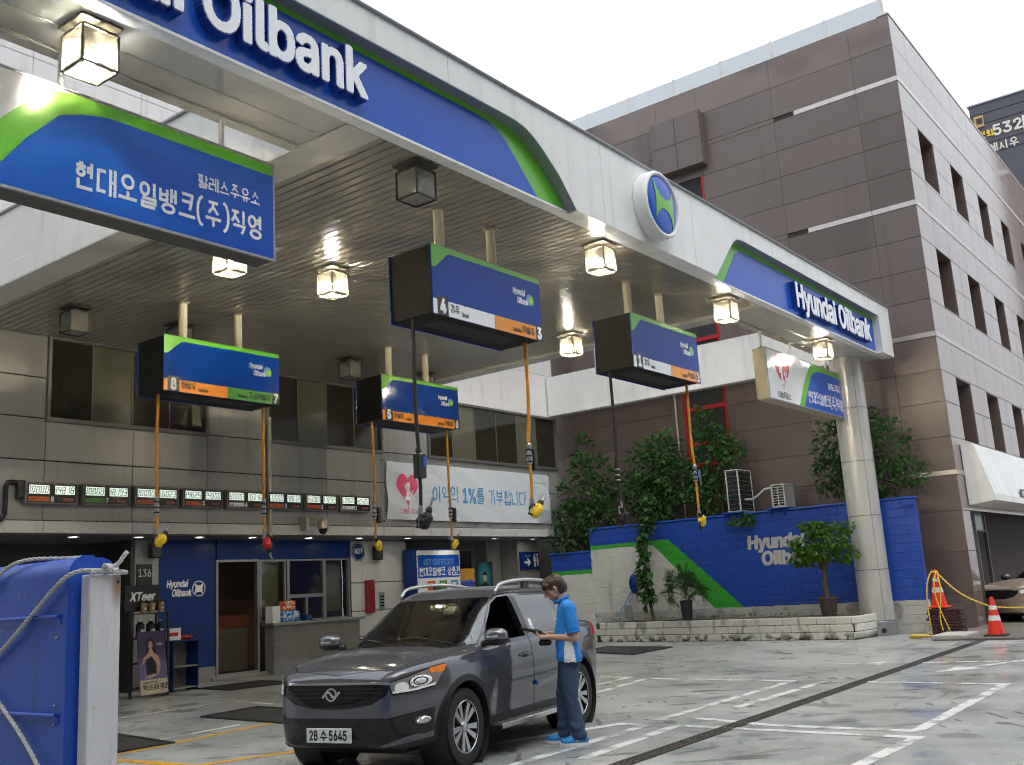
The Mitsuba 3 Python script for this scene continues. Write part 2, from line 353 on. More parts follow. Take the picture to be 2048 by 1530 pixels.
obj('fascia_cap', cbox(-1.2, 25.02, 6.99, 8.32, 7.861, 7.90, .012), 'grey_metal', canopy)
# grey reveal along the sign recesses
for nt, top in ((notchL, 1), (notchR, 1)):
    rim = nt.difference(nt.buffer(-.012)).intersection(sbox(-2, 6.61, 24.08, 9))
    obj('recess_trim', ext(rim, .165, (0, RY - .001, 0), XP, ZP), 'grey_metal', canopy)
# blue sign recesses with green bands
for i, (nt, blue) in enumerate(((notchL, poly((-.58, 6.61), (-.58, 7.415), (9.0, 7.415), (9.3, 7.405), (9.5, 7.355), (9.68, 7.26), (9.90, 7.05), (10.36, 6.61))),
                (notchR, poly((15.86, 6.61), (16.42, 7.22), (16.52, 7.33), (16.66, 7.40), (16.85, 7.43), (24.14, 7.42), (24.14, 6.61))))):
    back = nt.buffer(.02).intersection(sbox(-1, 6.605, 25, 8))
    g = obj('sign_recess', ext(back, .02, (0, RY + .02, 0), XP, ZP), 'green_sign', canopy)
    obj('blue_panel', ext(blue, .004, (0, RY - .001, 0), XP, ZP), 'blue_sign', g)
def sign_letters(x0, x1, zb, cap, y0, y1, parent):
    """one raised letter per part, white face on a blue can"""
    whole = tp('Hyundai Oilbank', cap, .58, .014)
    a, _, b, _ = whole.bounds
    s = (x1 - x0) / (b - a)
    whole = affinity.scale(whole, s, 1, origin=(0, 0))
    gl = sorted(getattr(whole, 'geoms', [whole]), key=lambda g: g.bounds[0])
    groups = []
    for g in gl:
        for q in groups:
            if min(q[0].bounds[2], g.bounds[2]) - max(q[0].bounds[0], g.bounds[0]) > .5 * (g.bounds[2] - g.bounds[0]): q.append(g); break
        else: groups.append([g])
    for q in groups:
        if x0 + q[0].bounds[2] < 3.9: continue
        u = unary_union(q)
        L = obj('sign_letter', ext(u, .012, (x0, y0, zb), XP, ZP), 'letter_white', parent)
        obj('letter_can', ext(u.buffer(.012, join_style=2), y1 - y0, (x0, y1, zb), XP, ZP), 'blue_deep', L)
sign_letters(2.58, 7.10, 6.825, .50, 7.09, 7.192, canopy)
sign_letters(19.05, 23.55, 6.80, .49, 7.09, 7.192, canopy)
for x, z in ((1.2, 7.51), (3.6, 7.51), (6.0, 7.51), (8.4, 7.51), (11.75, 6.61), (14.55, 6.61), (17.9, 7.55), (20.3, 7.55), (22.7, 7.55)):
    obj('panel_seam', box(x - .004, x + .004, FY - .0012, FY + .001, z, 7.85), 'seam_grey', canopy)
mat('seam_grey', (.36, .36, .36), .6)
# round emblem
ring = lathe([(.50, 0), (.54, .01), (.54, .2), (.525, .225), (.50, .235), (.475, .225), (.465, .19)], 48, (13.13, FY - .002, 7.22), (0, -1, 0))
e = obj('round_emblem', ring, 'white_plain', canopy, 30)
t = np.linspace(0, 1, 8)
dome = lathe([(.462 * math.sin(a), .19 + .06 * math.cos(a)) for a in np.linspace(math.pi / 2, 0.0, 8)], 48, (13.13, FY - .002, 7.22), (0, -1, 0))
obj('blue_dome', dome, 'blue_sign', e, True)
eh = Polygon([(-.27, .36), (-.2, .2), (-.1, .1), (.05, .06), (.17, .1), (.26, .2), (.30, .27), (.27, 0), (.28, -.36), (.2, -.2), (.09, -.11), (-.06, -.08), (-.18, -.14), (-.26, -.26), (-.24, 0.05)]).buffer(.004)
gh = ext(eh, .006, (0, 0, 0), XP, ZP)
gh = gh.subdivide_to_size(.06)
rr = np.hypot(gh.vertices[:, 0], gh.vertices[:, 2])
gh.vertices[:, 1] += FY - .002 - (.19 + .06 * np.sqrt(np.clip(1 - (rr / .462) ** 2, 0, 1))) - .004
gh.vertices[:, 0] += 13.13; gh.vertices[:, 2] += 7.22
obj('emblem_mark', gh, 'green_sign', e)
# portal body, soffit panels with grooves
obj('portal_beam', box(-1.2, 24.99, RY + .021, 8.28, ZC + .02, 7.858), 'white_paint', canopy)
obj('fascia_lip', cbox(-1.2, 25.0, RY - .02, 7.335, 6.596, 6.638, .006), 'white_paint', canopy)
def soffit_row(x0, x1, n, y0, y1):
    w = (x1 - x0) / n
    for i in range(n): obj('soffit_panel', cbox(x0 + i * w + .003, x0 + (i + 1) * w - .003, y0, y1, 6.612, 6.638, .004), 'soffit_grey', canopy)
for x0, x1, n in ((-1.2, 7.04, 3), (18.13, 24.95, 3)):
    soffit_row(x0, x1, n, 7.345, 7.76); soffit_row(x0, x1, n, 7.772, 8.125)
    obj('soffit_edge', cbox(x0, x1, 8.16, 8.31, 6.60, 6.64, .006), 'soffit_grey', canopy)
    obj('soffit_slot', box(x0, x1, 8.05, 8.2, 6.6385, 6.6398), 'dark_gap', canopy)
# main roof slab
obj('roof_slab', box(7.10, 18.10, 8.285, 17.52, 6.70, 7.82), 'concrete', canopy)
obj('slab_side', cbox(7.07, 7.099, 8.31, 17.5, 6.60, 7.82, .004), 'white_paint', canopy)
obj('slab_side_ledge', cbox(7.05, 7.069, 8.31, 17.5, 6.60, 6.92, .003), 'white_paint', canopy)
obj('slab_top_flashing', cbox(7.04, 7.14, 8.31, 17.5, 7.821, 7.86, .004), 'grey_metal', canopy)
for i in range(4):
    a, b = 7.345 + i * 2.55, 7.345 + (i + 1) * 2.55 - .006
    obj('soffit_panel', cbox(7.05, 7.525, a, min(b, 17.5), 6.598, 6.635, .004), 'soffit_grey', canopy)
obj('ceiling_backing', box(7.526, 17.7, 7.345, 17.5, 6.66, 6.672), 'dark_gap', canopy)
# aluminium slats of the ceiling: 68 boards along Y
pitch = (17.70 - 7.535) / 68
pr = Polygon([(0, .022), (0, 0.006), (.006, 0), (pitch - .028, 0), (pitch - .022, .006), (pitch - .022, .022)])
for i in range(68):
    x = 7.535 + i * pitch
    m = trimesh.creation.extrude_polygon(pr, 10.14, engine='earcut')
    m.apply_transform(frame_m((x, 17.49, 6.62), (1, 0, 0), (0, 0, 1)))
    obj('ceiling_slat', m, 'slat_metal', canopy)
obj('edge_trim', cbox(17.715, 18.12, 7.345, 17.5, 6.57, 6.64, .008), 'soffit_grey', canopy)
obj('edge_trim', cbox(18.03, 18.13, 8.31, 17.5, 6.641, 7.86, .008), 'white_paint', canopy)
# side beam towards the brown building, dropping at its near end
bm = Polygon([(17.5, 6.70), (17.5, 7.92), (10.45, 7.92), (8.45, 6.78), (8.45, 6.70)])
obj('side_beam', ext(bm, .28, (24.9, 0, 0), (0, 1, 0), ZP), speck and 'white_paint', canopy)
# pillar with rounded cladding panels
pil = obj('pillar', lathe([(0, 0), (.40, 0), (.40, .30), (.385, .32), (.36, .32), (.36, 6.61), (0, 6.61)], 40, (24.2, 8.0, 0)), 'dark_metal', canopy, 30)
zj = [.33, 1.5, 2.76, 4.06, 5.35, 6.61]
view = math.atan2(-8.0, -24.2)
for k in range(5):
    for j in range(3):
        a0 = view + .42 + j * 2 * math.pi / 3
        an = np.linspace(a0 + .012, a0 + 2 * math.pi / 3 - .012, 15)
        pg = Polygon([(.378 * math.cos(a), .378 * math.sin(a)) for a in an] + [(.363 * math.cos(a), .363 * math.sin(a)) for a in an[::-1]])
        m = trimesh.creation.extrude_polygon(pg, zj[k + 1] - zj[k] - .014, engine='earcut')
        m.apply_translation((24.2, 8.0, zj[k] + .007))
        obj('cladding_panel', m, 'pillar_clad', pil, 30)
obj('plinth', lathe([(.401, 0), (.415, .01), (.415, .30), (.401, .325)], 40, (24.2, 8.0, 0)), 'grey_metal', pil, 30)
obj('drain_hole', cyl((24.2 + .40 * math.cos(view + .25), 8.0 + .40 * math.sin(view + .25), .12), (24.2 + .425 * math.cos(view + .25), 8.0 + .425 * math.sin(view + .25), .12), .055, 14), 'black_matte', pil)

# ================================================================ hanging signs
def hang_sign(name, label, x0, x1, y0, y1, rods):
    k = thing(name, label, 'sign', 'long illuminated signs hanging under the canopy beam')
    b = obj('sign_case', cbox(x0 + .012, x1 - .012, y0 + .012, y1, 5.115, 6.215, .01), 'sign_case_grey' if x0 < 10 else 'sign_case_tan', k)
    obj('frame', ext(ring_poly(sbox(x0, 5.11, x1, 6.22), .025), .03, (0, y0 + .03, 0), XP, ZP), 'grey_metal', k)
    obj('sign_face', ext(sbox(x0 + .025, 5.135, x1 - .025, 6.195), .003, (0, y0 + .012, 0), XP, ZP), 'white_sign', k)
    for x in rods:
        r = obj('hanger_rod', cyl((x, (y0 + y1) / 2, 6.2), (x, (y0 + y1) / 2, 6.60), .028, 12), 'white_plain', k, 40)
        obj('bracket', cbox(x - .07, x + .07, (y0 + y1) / 2 - .05, (y0 + y1) / 2 + .05, 6.216, 6.25, .004), 'dark_metal', r)
    return k
mat('sign_case_grey', (.10, .09, .08), .5)
mat('sign_case_tan', (.46, .40, .28), .5)
mat('pillar_clad', speck((.50, .50, .49), .06, 4., .3, gl=.3), .28, .5, .15)
def on_face(k, g, y, m, name='lettering', d=.004): return obj(name, ext(g, d, (0, y, 0), XP, ZP), m, k)
def fitw(g, w): return affinity.scale(g, w / (g.bounds[2] - g.bounds[0]), 1, origin=(0, 0))
s1 = hang_sign('hanging_sign', 'wide blue hanging sign with green swoosh and Korean lettering at the upper left', 1.55, 6.615, 8.06, 8.36, (4.28, 6.04, 2.4))
sf = sbox(1.575, 5.135, 6.59, 6.195)
def swoosh(x, off, zt):  # area right of and under a curve that climbs to the top edge
    return Polygon([(x - .75 + off, 5.0), (x - .30 + off, 5.62), (x - .02 + off, 5.93), (x + .2 + off, zt - .055), (x + .45 + off, zt), (8 if x < 10 else 30, zt), (8 if x < 10 else 30, 5.0)])
on_face(s1, swoosh(3.9, 0., 6.19).intersection(sf), 8.068, 'green_sign', 'green_band')
on_face(s1, swoosh(4.22, 0., 6.07).intersection(sf), 8.064, 'blue_sign', 'blue_field')
on_face(s1, ap(fitw(hp('현대오일뱅크(주)직영', .245, .13, .86, .14, 'r'), 2.06), 6.43, 5.31), 8.060, 'letter_white')
on_face(s1, ap(fitw(hp('팔레스주유소', .135, .12, .9, .13, 'r'), .76), 6.41, 5.685), 8.060, 'letter_white')
s2 = hang_sign('hanging_sign', 'white and blue hanging sign with red heart and green stripe beside the round pillar', 19.5, 23.95, 8.06, 8.36, (19.66, 21.25, 23.4))
sf = sbox(19.525, 5.135, 23.925, 6.195)
on_face(s2, swoosh(21.75, 0, 6.19).intersection(sf), 8.068, 'green_sign', 'green_band')
on_face(s2, swoosh(22.03, 0, 6.07).intersection(sf), 8.064, 'blue_sign', 'blue_field')
on_face(s2, ap(hp('현대오일뱅크(주)직영', .26, .12, .74, .12, 'r'), 23.86, 5.28), 8.060, 'letter_white')
on_face(s2, ap(hp('팔레스주유소', .15, .11, .8, .12, 'r'), 23.80, 5.72), 8.060, 'letter_white')
on_face(s2, ap(heart(.80, .74), 20.30, 5.40), 8.066, 'heart_red', 'heart')
on_face(s2, ap(tp('1', .34, .8, .05), 20.13, 5.52), 8.062, 'letter_white')
on_face(s2, ap(tp('%', .20, .8, .02), 20.36, 5.58), 8.062, 'letter_white')
on_face(s2, ap(hp('나눔주유소', .135, .12, .9, .12, 'c'), 20.28, 5.19), 8.066, 'letter_black')
mat('heart_red', (.55, .03, .06), .35)

# ================================================================ overhead hose boxes
LOGO = unary_union([tp('Hyundai', .085, .62, .012, 6), ap(tp('Oilbank', .085, .62, .012, 6), .09, -.125)])
STRIP = {'g': 'orange_sign', 'd': 'white_sign', 'p': 'green_strip'}
mat('green_strip', (.045, .26, .035), .3)
def dispenser(x0, yf, left, right, label):
    k = thing('overhead_fuel_dispenser', label, 'fuel dispenser', 'blue overhead fuel hose boxes hanging from the slatted ceiling')
    W, y0, y1, z0, z1 = 2.32, yf, yf + .75, 4.975, 5.895
    yc = (y0 + y1) / 2
    obj('case', cbox(x0 + .01, x0 + W - .01, y0 + .022, y1 - .022, z0 + .012, z1 - .008, .008), 'black_case', k)
    obj('bottom_recess', box(x0 + .35, x0 + W - .35, yc - .17, yc + .17, z0 + .0095, z0 + .0115), 'dark_gap', k)
    for s in (0, 1):
        ya = y0 if s == 0 else y1 - .021
        f = obj('face_panel', cbox(x0, x0 + W, ya, ya + .021, z0, z1, .004), 'blue_box', k)
        if s: 
            obj('bottom_strip', box(x0 + .001, x0 + W - .001, y1 + .0001, y1 + .003, z0 + .001, z0 + .185), STRIP[left[0]], f)
            continue
        F = lambda g, d, m, n: obj(n, ext(ap(g, x0, z0), d, (0, y0 - .0001, 0), XP, ZP), m, f)
        H = z1 - z0
        F(Polygon([(.001, H - .001), (.001, H * .665), (.06, H * .67), (.12, H * .72), (.27, H * .865), (.31, H * .90), (.37, H * .915), (W - .001, H * .925), (W - .001, H - .001)]), .003, 'green_sign', 'green_band')
        F(sbox(.001, .001, 1.22, .195), .003, STRIP[left[0]], 'grade_strip')
        F(sbox(1.221, .001, W - .001, .195), .003, STRIP[right[0]], 'grade_strip')
        F(sbox(.075, .0005, .285, .245), .005, 'black_paint', 'number_plate')
        F(sbox(W - .16, .0005, W - .0005, .215), .005, 'black_paint', 'number_plate')
        F(ap(tp(left[1], .17, .75, .05, align='c'), .18, .035), .008, 'letter_white', 'number')
        F(ap(tp(right[1], .155, .75, .05, align='c'), W - .085, .03), .008, 'letter_white', 'number')
        F(ap(hp(left[2], .10, .14, .85, .1), .325, .07), .006, 'letter_black', 'grade_lettering')
        w = hp(left[2], .10, .14, .85, .1).bounds[2]
        F(ap(tp(left[3], .055, .62, .01), .325 + w + .04, .045), .006, 'letter_black', 'grade_lettering')
        hr = hp(right[2], .10, .14, .85, .1, 'r'); w = hr.bounds[0]
        F(ap(hr, W - .20, .055), .006, 'letter_black', 'grade_lettering')
        F(ap(tp(right[3], .055, .62, .01, align='r'), W - .20 + w - .03, .045), .006, 'letter_black', 'grade_lettering')
        F(ap(LOGO, 1.67, .60), .004, 'letter_white', 'logo_lettering')
        F(ap(Point(0, 0).buffer(.085, quad_segs=6), 2.06, .565), .003, 'logo_blue', 'logo_disc')
        F(ap(Polygon([(-.03, .055), (.02, .03), (.07, .05), (.075, -.07), (.03, -.045), (-.03, -.07)]), 2.06, .565), .006, 'logo_green', 'logo_mark')
    for i, x in enumerate((x0 + .60, x0 + 1.72)):
        p = obj('ceiling_pipe', lathe([(.07, 5.88), (.07, 6.615)], 20, (x, yc, 0)), 'cream_pipe', k, 40)
        obj('pipe_flange', lathe([(.071, 6.585), (.11, 6.585), (.11, 6.615), (.071, 6.615)], 20, (x, yc, 0)), 'slat_metal', p, 30)
    return k
mat('black_case', (.010, .009, .008), .55, .2)
mat('blue_box', (.005, .048, .30), .12, .22)
mat('logo_blue', (.12, .32, .62), .3)
mat('logo_green', (.25, .60, .06), .3)
dispenser(9.01, 7.97, ('d', '4', '경유', 'Diesel'), ('g', '3', '휘발유', 'Gasoline'), 'largest overhead hose box, white and orange strips, in the middle of the photo')
dispenser(13.86, 7.97, ('d', '1', '경유', 'Diesel'), ('g', '2', '휘발유', 'Gasoline'), 'overhead hose box with white and orange strips before the white beam, farthest right')
dispenser(9.01, 13.745, ('g', '8', '휘발유', 'Gasoline'), ('p', '7', '고급휘발유', 'Premium'), 'overhead hose box with an orange and a green strip, leftmost of the four')
dispenser(13.89, 13.745, ('g', '5', '휘발유', 'Gasoline'), ('g', '6', '휘발유', 'Gasoline'), 'overhead hose box with an all orange strip above the banner, smallest of the four')

# ================================================================ fuel hoses hanging from the boxes
mat('hose_orange', (.55, .24, .02), .45)
mat('hose_black', (.014, .014, .015), .5)
mat('nozzle_yellow', (.80, .55, .02), .5)
mat('nozzle_red', (.55, .015, .02), .4)
def nozzle_mesh(o, a, grip, s=1.0):
    """a fuel nozzle: yellow grip cover, black guard loop, steel spout; o = its hose end, a = tilt of the spout"""
    ux = np.array([math.cos(a), -.6 * math.sin(.3), math.sin(a)]); ux /= np.linalg.norm(ux)
    P = lambda d, w: np.array(o) + ux * d * s + np.cross([0, 1, 0], ux) * w * s
    body = tube([P(-.12, -.01), P(-.08, 0), P(0, .005), P(.06, .02), P(.10, .0), P(.14, .0)], [.03, .062, .07, .078, .055, .03], 10)
    knob = [trimesh.creation.icosphere(1, .045).apply_translation(P(d, w)) for d, w in ((-.06, .05), (.02, .06), (.07, .05), (-.02, -.045), (.05, -.05))]
    loop = tube([P(-.10, -.03), P(-.14, -.10), P(-.06, -.15), P(.03, -.13), P(.06, -.06)], .018, 7)
    cuff = tube([P(.14, 0), P(.20, 0)], [.045, .035], 10)
    spout = tube([P(.20, 0), P(.27, .0), P(.34, -.02)], [.017, .016, .014], 8)
    return cat([body] + knob), loop, cat([cuff]), spout
def hose(label, x, y, ztop, zb, zn, black=False, col='nozzle_yellow', boxed=True, tilt=1.0, sway=0., blue=False):
    k = thing('fuel_hose', label, 'fuel hose', 'fuel hoses hanging from the overhead boxes')
    hm = 'hose_black' if black else 'hose_orange'
    c = 'black_matte' if black else 'steel'
    n = 9
    bow = .022 * math.sin(x * 7.3 + y * 3.1)
    top = [(x + sway * q * q + bow * math.sin(math.pi * q), y + .5 * bow * math.sin(2.2 * math.pi * q) * q, ztop + (zb + .06 - ztop) * q) for q in np.linspace(0, 1, n)]
    obj('upper_hose', tube(top, .025, 10), hm, k, 50)
    xb = x + sway
    g = obj('coupling', lathe([(0, .06), (.03, .06), (.038, .04), (.038, .02), (.03, 0), (.03, -.06), (.042, -.08), (.042, -.22), (.03, -.24), (0, -.24)], 14, (xb, y, zb)), c, k, 40)
    for dz in (-.03, -.12, -.2): obj('clamp_ring', lathe([(.044, -.012), (.048, 0), (.044, .012)], 14, (xb, y, zb + dz)), 'black_paint' if not black else 'steel', g, 40)
    if boxed:
        o = obj('breakaway_box', cbox(xb + .045 if not black else xb - .06, xb + .14 if not black else xb + .09, y - .05, y + .05, zb - .32, zb - .02, .012), 'black_paint', k)
        if blue: obj('blue_label', box(xb + .02, xb + .08, y - .056, y - .0505, zb - .18, zb - .05), 'blue_sign', o)
    low = [(xb + .012 * math.sin(q * 3), y, zb - .22 + (zn + .14 - zb + .22) * q) for q in np.linspace(0, 1, 9)]
    obj('lower_hose', tube(low, .022, 10), hm if boxed or not black else 'hose_black', k, 50)
    b, loop, cuff, spout = nozzle_mesh((xb + .05, y - .02, zn - .03), tilt, col, .86)
    nz = obj('nozzle', b, col, k, 60)
    obj('swivel', tube([(xb, y, zn + .15), (xb - .01, y, zn + .06), (xb + .02, y - .01, zn - .02)], [.03, .036, .03], 10), 'steel', nz, 50)
    obj('hand_guard', loop, 'black_matte', nz, 50); obj('cuff', cuff, 'black_matte', nz, 50); obj('spout', spout, 'steel', nz, 50)
    return k
hose('orange hose with a yellow nozzle hanging before the right end of the banner', 11.22, 8.21, 4.99, 3.47, 2.62, sway=-.07, tilt=.9)
hose('black hose with a black nozzle hanging before the left part of the banner', 9.05, 8.36, 4.99, 3.27, 2.46, True, 'black_matte', blue=True, tilt=1.2)
hose('black hose hanging before the leafy shrubs', 13.86, 8.45, 4.99, 3.37, 2.60, True, 'black_matte', boxed=False, tilt=2.0, sway=-.02)
hose('orange hose with a yellow nozzle hanging over the blue wall', 16.10, 8.22, 4.99, 3.47, 2.56, sway=.0, tilt=2.2, blue=True)
hose('orange hose with a yellow nozzle, farthest left of all hoses', 9.16, 14.12, 4.99, 3.27, 2.66, boxed=False, tilt=1.0)
hose('orange hose with a red nozzle above the office door', 11.25, 14.10, 4.99, 3.30, 2.62, boxed=False, col='nozzle_red', tilt=-1.4)
hose('orange hose with a yellow nozzle beside the octagonal sign', 13.96, 14.12, 4.99, 3.30, 2.56, tilt=2.1)
hose('orange hose with a yellow nozzle above the gift certificate board', 16.08, 14.0, 4.99, 3.34, 2.58, tilt=1.1)

# ================================================================ lanterns under the ceiling
scene['lantern_glass'] = {'type': 'blendbsdf', 'weight': .05, 'a': {'type': 'null'}, 'b': {'type': 'principledthin', 'base_color': rgb((.6, .58, .52)), 'roughness': .35, 'diff_trans': 1.2, 'spec_trans': .0}}
scene['dusty_glass'] = {'type': 'blendbsdf', 'weight': .22, 'a': {'type': 'null'}, 'b': {'type': 'twosided', 'bsdf': {'type': 'principled', 'base_color': rgb((.30, .30, .29)), 'roughness': .2}}}
mat('bulb_off', (.7, .68, .6), .3)
def lantern(x, y, lit, label):
    k = thing('ceiling_lantern', label, 'lantern', 'lit square glass lanterns under the canopy' if lit else 'unlit square glass lanterns under the ceiling slats')
    z1, h, s = 6.52, .34, .165
    z0 = z1 - h
    obj('ceiling_plate', cbox(x - .2, x + .2, y - .2, y + .2, 6.585, 6.607, .006), 'lamp_frame', k)
    obj('neck', lathe([(.055, 6.49), (.055, 6.585)], 14, (x, y, 0)), 'lamp_frame', k, 40)
    bars = []
    w = .010
    for sx in (-1, 1):
        for sy in (-1, 1): bars.append(box(x + sx * s - w, x + sx * s + w, y + sy * s - w, y + sy * s + w, z0, z1))
        for z in (z0, z1):
            bars.append(box(x + sx * s - w, x + sx * s + w, y - s + w, y + s - w, z - w, z + w))
            bars.append(box(x - s + w, x + s - w, y + sx * s - w, y + sx * s + w, z - w, z + w))
    bars += [box(x - s, x + s, y - .012, y + .012, z1 - .004, z1 + .006), box(x - .012, x + .012, y - s, y - .0121, z1 - .004, z1 + .006), box(x - .012, x + .012, y + .0121, y + s, z1 - .004, z1 + .006)]
    obj('frame', cat(bars), 'lamp_frame', k)
    q = s - .004
    for i in range(5):
        if i < 4:
            a = math.pi / 2 * i
            m = trimesh.creation.box((2 * q - .022, .004, h - .024)); m.apply_translation((0, q, z0 + h / 2))
            m.apply_transform(trimesh.transformations.rotation_matrix(a, (0, 0, 1))); m.apply_translation((x, y, 0))
        else: m = box(x - q + .012, x + q - .012, y - q + .012, y + q - .012, z0 + .001, z0 + .005)
        obj('glass_pane', m, 'lantern_glass' if lit else 'dusty_glass', k)
    obj('lamp_socket', lathe([(.03, 6.38), (.035, 6.49), (0, 6.49)], 12, (x, y, 0)), 'lamp_frame', k, 40)
    bulb = lathe([(0, 6.235), (.035, 6.245), (.052, 6.285), (.045, 6.33), (.028, 6.375), (.0, 6.38)], 14, (x, y, 0))
    bulb.fix_normals()
    if lit: obj('bulb', bulb, 'bulb_off', k, True, emitter=emis((140, 119, 80)))
    else: obj('bulb', bulb, 'bulb_off', k, True)
LX = (4.22, 8.38, 12.46, 16.75, 21.63)
lantern(4.22, 7.60, True, 'lit glass lantern under the beam beside the big fascia letters, topmost left')
lantern(8.38, 7.60, False, 'unlit glass lantern just under the big fascia sign, largest of the unlit ones')
lantern(12.46, 7.60, True, 'lit glass lantern under the white fascia below the round emblem')
lantern(16.75, 7.60, True, 'lit glass lantern at the corner of the slatted ceiling below the right fascia sign')
lantern(21.63, 7.60, True, 'lit glass lantern under the fascia letters nearest the round pillar')
lantern(8.45, 11.3, True, 'lit glass lantern half hidden below the big hanging sign')
lantern(10.26, 11.14, True, 'lit glass lantern in the middle of the slatted ceiling, left of the largest hose box')
lantern(16.67, 11.04, True, 'lit glass lantern beside the rightmost hose box, above the white beam')
lantern(8.47, 15.5, False, 'unlit glass lantern above the dark windows at far left')
lantern(10.35, 15.3, False, 'unlit glass lantern behind the pipe of the leftmost hose box')
lantern(14.57, 15.34, False, 'unlit glass lantern up and left of the smallest hose box')
lantern(16.96, 15.38, False, 'unlit glass lantern behind the second pipe of the smallest hose box')
# ================================================================ station building
stn = thing('station_building', 'grey panel clad station building with dark strip windows and a blue office front', 'building')
UY = 17.55
up = obj('upper_wall', box(2.0, 25.28, UY + .03, 18.3, 3.06, 15.0), 'dark_gap', stn)
rng = random.Random(3)
mat('panel_b', speck((.285, .288, .286), .06, 2., .4), .3, .5, .1)
xs_low = [3.2, 5.2, 7.2, 9.1, 10.85, 12.55, 15.82, 17.62, 19.35, 21.2, 22.9, 25.28]
wins = [(9.12, 12.5), (14.1, 17.62), (19.38, 25.2)]
def wall_panel(x0, x1, z0, z1, m=None, d=.0):
    if x1 - x0 < .05 or z1 - z0 < .03: return
    j = rng.uniform(-.002, .002)
    obj('cladding_panel', cbox(x0 + .006, x1 - .006, UY + j - d, UY + .028, z0 + .006, z1 - .006, .004), m or rng.choice(['panel_white', 'panel_b']), up)
for a, b in zip(xs_low[:-1], xs_low[1:]):
    wall_panel(a, b, 4.33, 5.09); wall_panel(a, b, 3.25, 4.32)
    wall_panel(a, b, 3.02, 3.245, 'panel_light', .035)
mat('panel_upper', speck((.70, .68, .68), .05, 2., .35), .4)
mat('panel_light', speck((.56, .56, .55), .05, 2., .3), .3)
for a, b in ((3.2, 5.2), (5.2, 7.2), (7.2, 9.1), (12.52, 14.08), (17.64, 19.36)): wall_panel(a, b, 5.1, 5.84); wall_panel(a, b, 5.85, 6.65)
for a, b in ((2.0, 4.2), (4.2, 6.3), (6.3, 8.6), (8.6, 10.9), (10.9, 13.2), (13.2, 15.5), (15.5, 17.8), (17.8, 20.2), (20.2, 22.7), (22.7, 25.28)):
    for z0, z1 in ((6.68, 8.0), (8.0, 9.3)): wall_panel(a, b, z0, z1, 'panel_upper')
    if b < 16:
        for z0, z1 in ((9.3, 10.7), (10.7, 12.1), (12.1, 13.5), (13.5, 15.)): wall_panel(a, b, z0, z1, 'panel_upper')
mat('win_frame', (.16, .155, .15), .45, .5, .4)
mat('win_glass', (.020, .019, .012), .06, .6)
mat('win_blind', speck((.10, .10, .07), .1, 3.), .10, .6)
for w0, w1 in wins:
    w = obj('strip_window', box(w0, w1, UY + .02, UY + .034, 5.10, 6.60), 'win_frame', stn)
    obj('frame', ext(ring_poly(sbox(w0 - .04, 5.06, w1 + .04, 6.66), .06), .10, (0, UY + .029, 0), XP, ZP), 'win_frame', w)
    obj('sill', cbox(w0 - .05, w1 + .05, UY - .07, UY + .02, 5.04, 5.09, .008), 'win_frame', w)
    n = max(4, int((w1 - w0) / .85))
    e = np.linspace(w0 + .02, w1 - .02, n + 1)
    for i in range(n):
        obj('pane', box(e[i] + .012, e[i + 1] - .012, UY + .002, UY + .014, 5.12, 6.59), 'win_glass' if i % 3 != 1 else 'win_blind', w)
        if i: obj('mullion', box(e[i] - .011, e[i] + .011, UY - .012, UY + .018, 5.12, 6.6), 'win_frame', w)
obj('overhang_soffit', box(2.0, 25.28, UY + .03, 21.3, 3.0, 3.058), 'soffit_dark', stn)
mat('soffit_dark', (.10, .10, .10), .5)
for i, x in enumerate((9.9, 11.25, 12.65, 14.0, 15.6, 17.2, 18.9, 20.6, 22.45, 24.3)):
    L = obj('downlight', lathe([(.075, 2.990), (.10, 2.985), (.11, 2.999)], 20, (x, 17.95, 0)), 'white_plain', stn, 30)
    d = lathe([(0, 2.992), (.078, 2.992)], 20, (x, 17.95, 0))
    if d.face_normals[0][2] > 0: d.invert()
    obj('lens', d, 'bulb_off', L, emitter=emis((6, 5.7, 4.9)))
# ground floor
GY = 18.80
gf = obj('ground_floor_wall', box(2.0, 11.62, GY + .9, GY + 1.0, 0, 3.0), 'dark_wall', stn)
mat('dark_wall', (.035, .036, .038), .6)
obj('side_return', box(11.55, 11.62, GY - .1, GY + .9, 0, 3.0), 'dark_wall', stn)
obj('column', cbox(11.65, 12.2, 18.70, 19.1, 0, 2.999, .01), 'panel_b', stn)
obj('blue_front', box(12.21, 13.68, GY, GY + .1, .32, 2.999), 'office_blue', stn)
obj('blue_header', box(13.681, 17.66, GY - .04, GY + .1, 2.57, 2.999), 'office_blue', stn)
mat('office_blue', speck((.006, .030, .17), .06, 3.), .3, .25)
obj('front_base', box(12.21, 13.68, GY - .012, GY + .1, 0, .318), 'panel_b', stn)
bl = front(unary_union([tp('Hyundai', .135, .72, .015, 8), ap(tp('Oilbank', .135, .72, .015, 8), .13, -.19)]), 12.45, GY, 2.02)
obj('front_lettering', bl, 'letter_white', stn)
em = Point(0, 0).buffer(.165, quad_segs=8); em = em.difference(em.buffer(-.016)).union(Polygon([(-.1, .11), (-.04, .07), (.04, .07), (.1, .11), (.085, 0), (.1, -.11), (.04, -.07), (-.04, -.07), (-.1, -.11), (-.085, 0)]))
obj('front_emblem', front(em, 13.24, GY, 1.97), 'letter_white', stn)
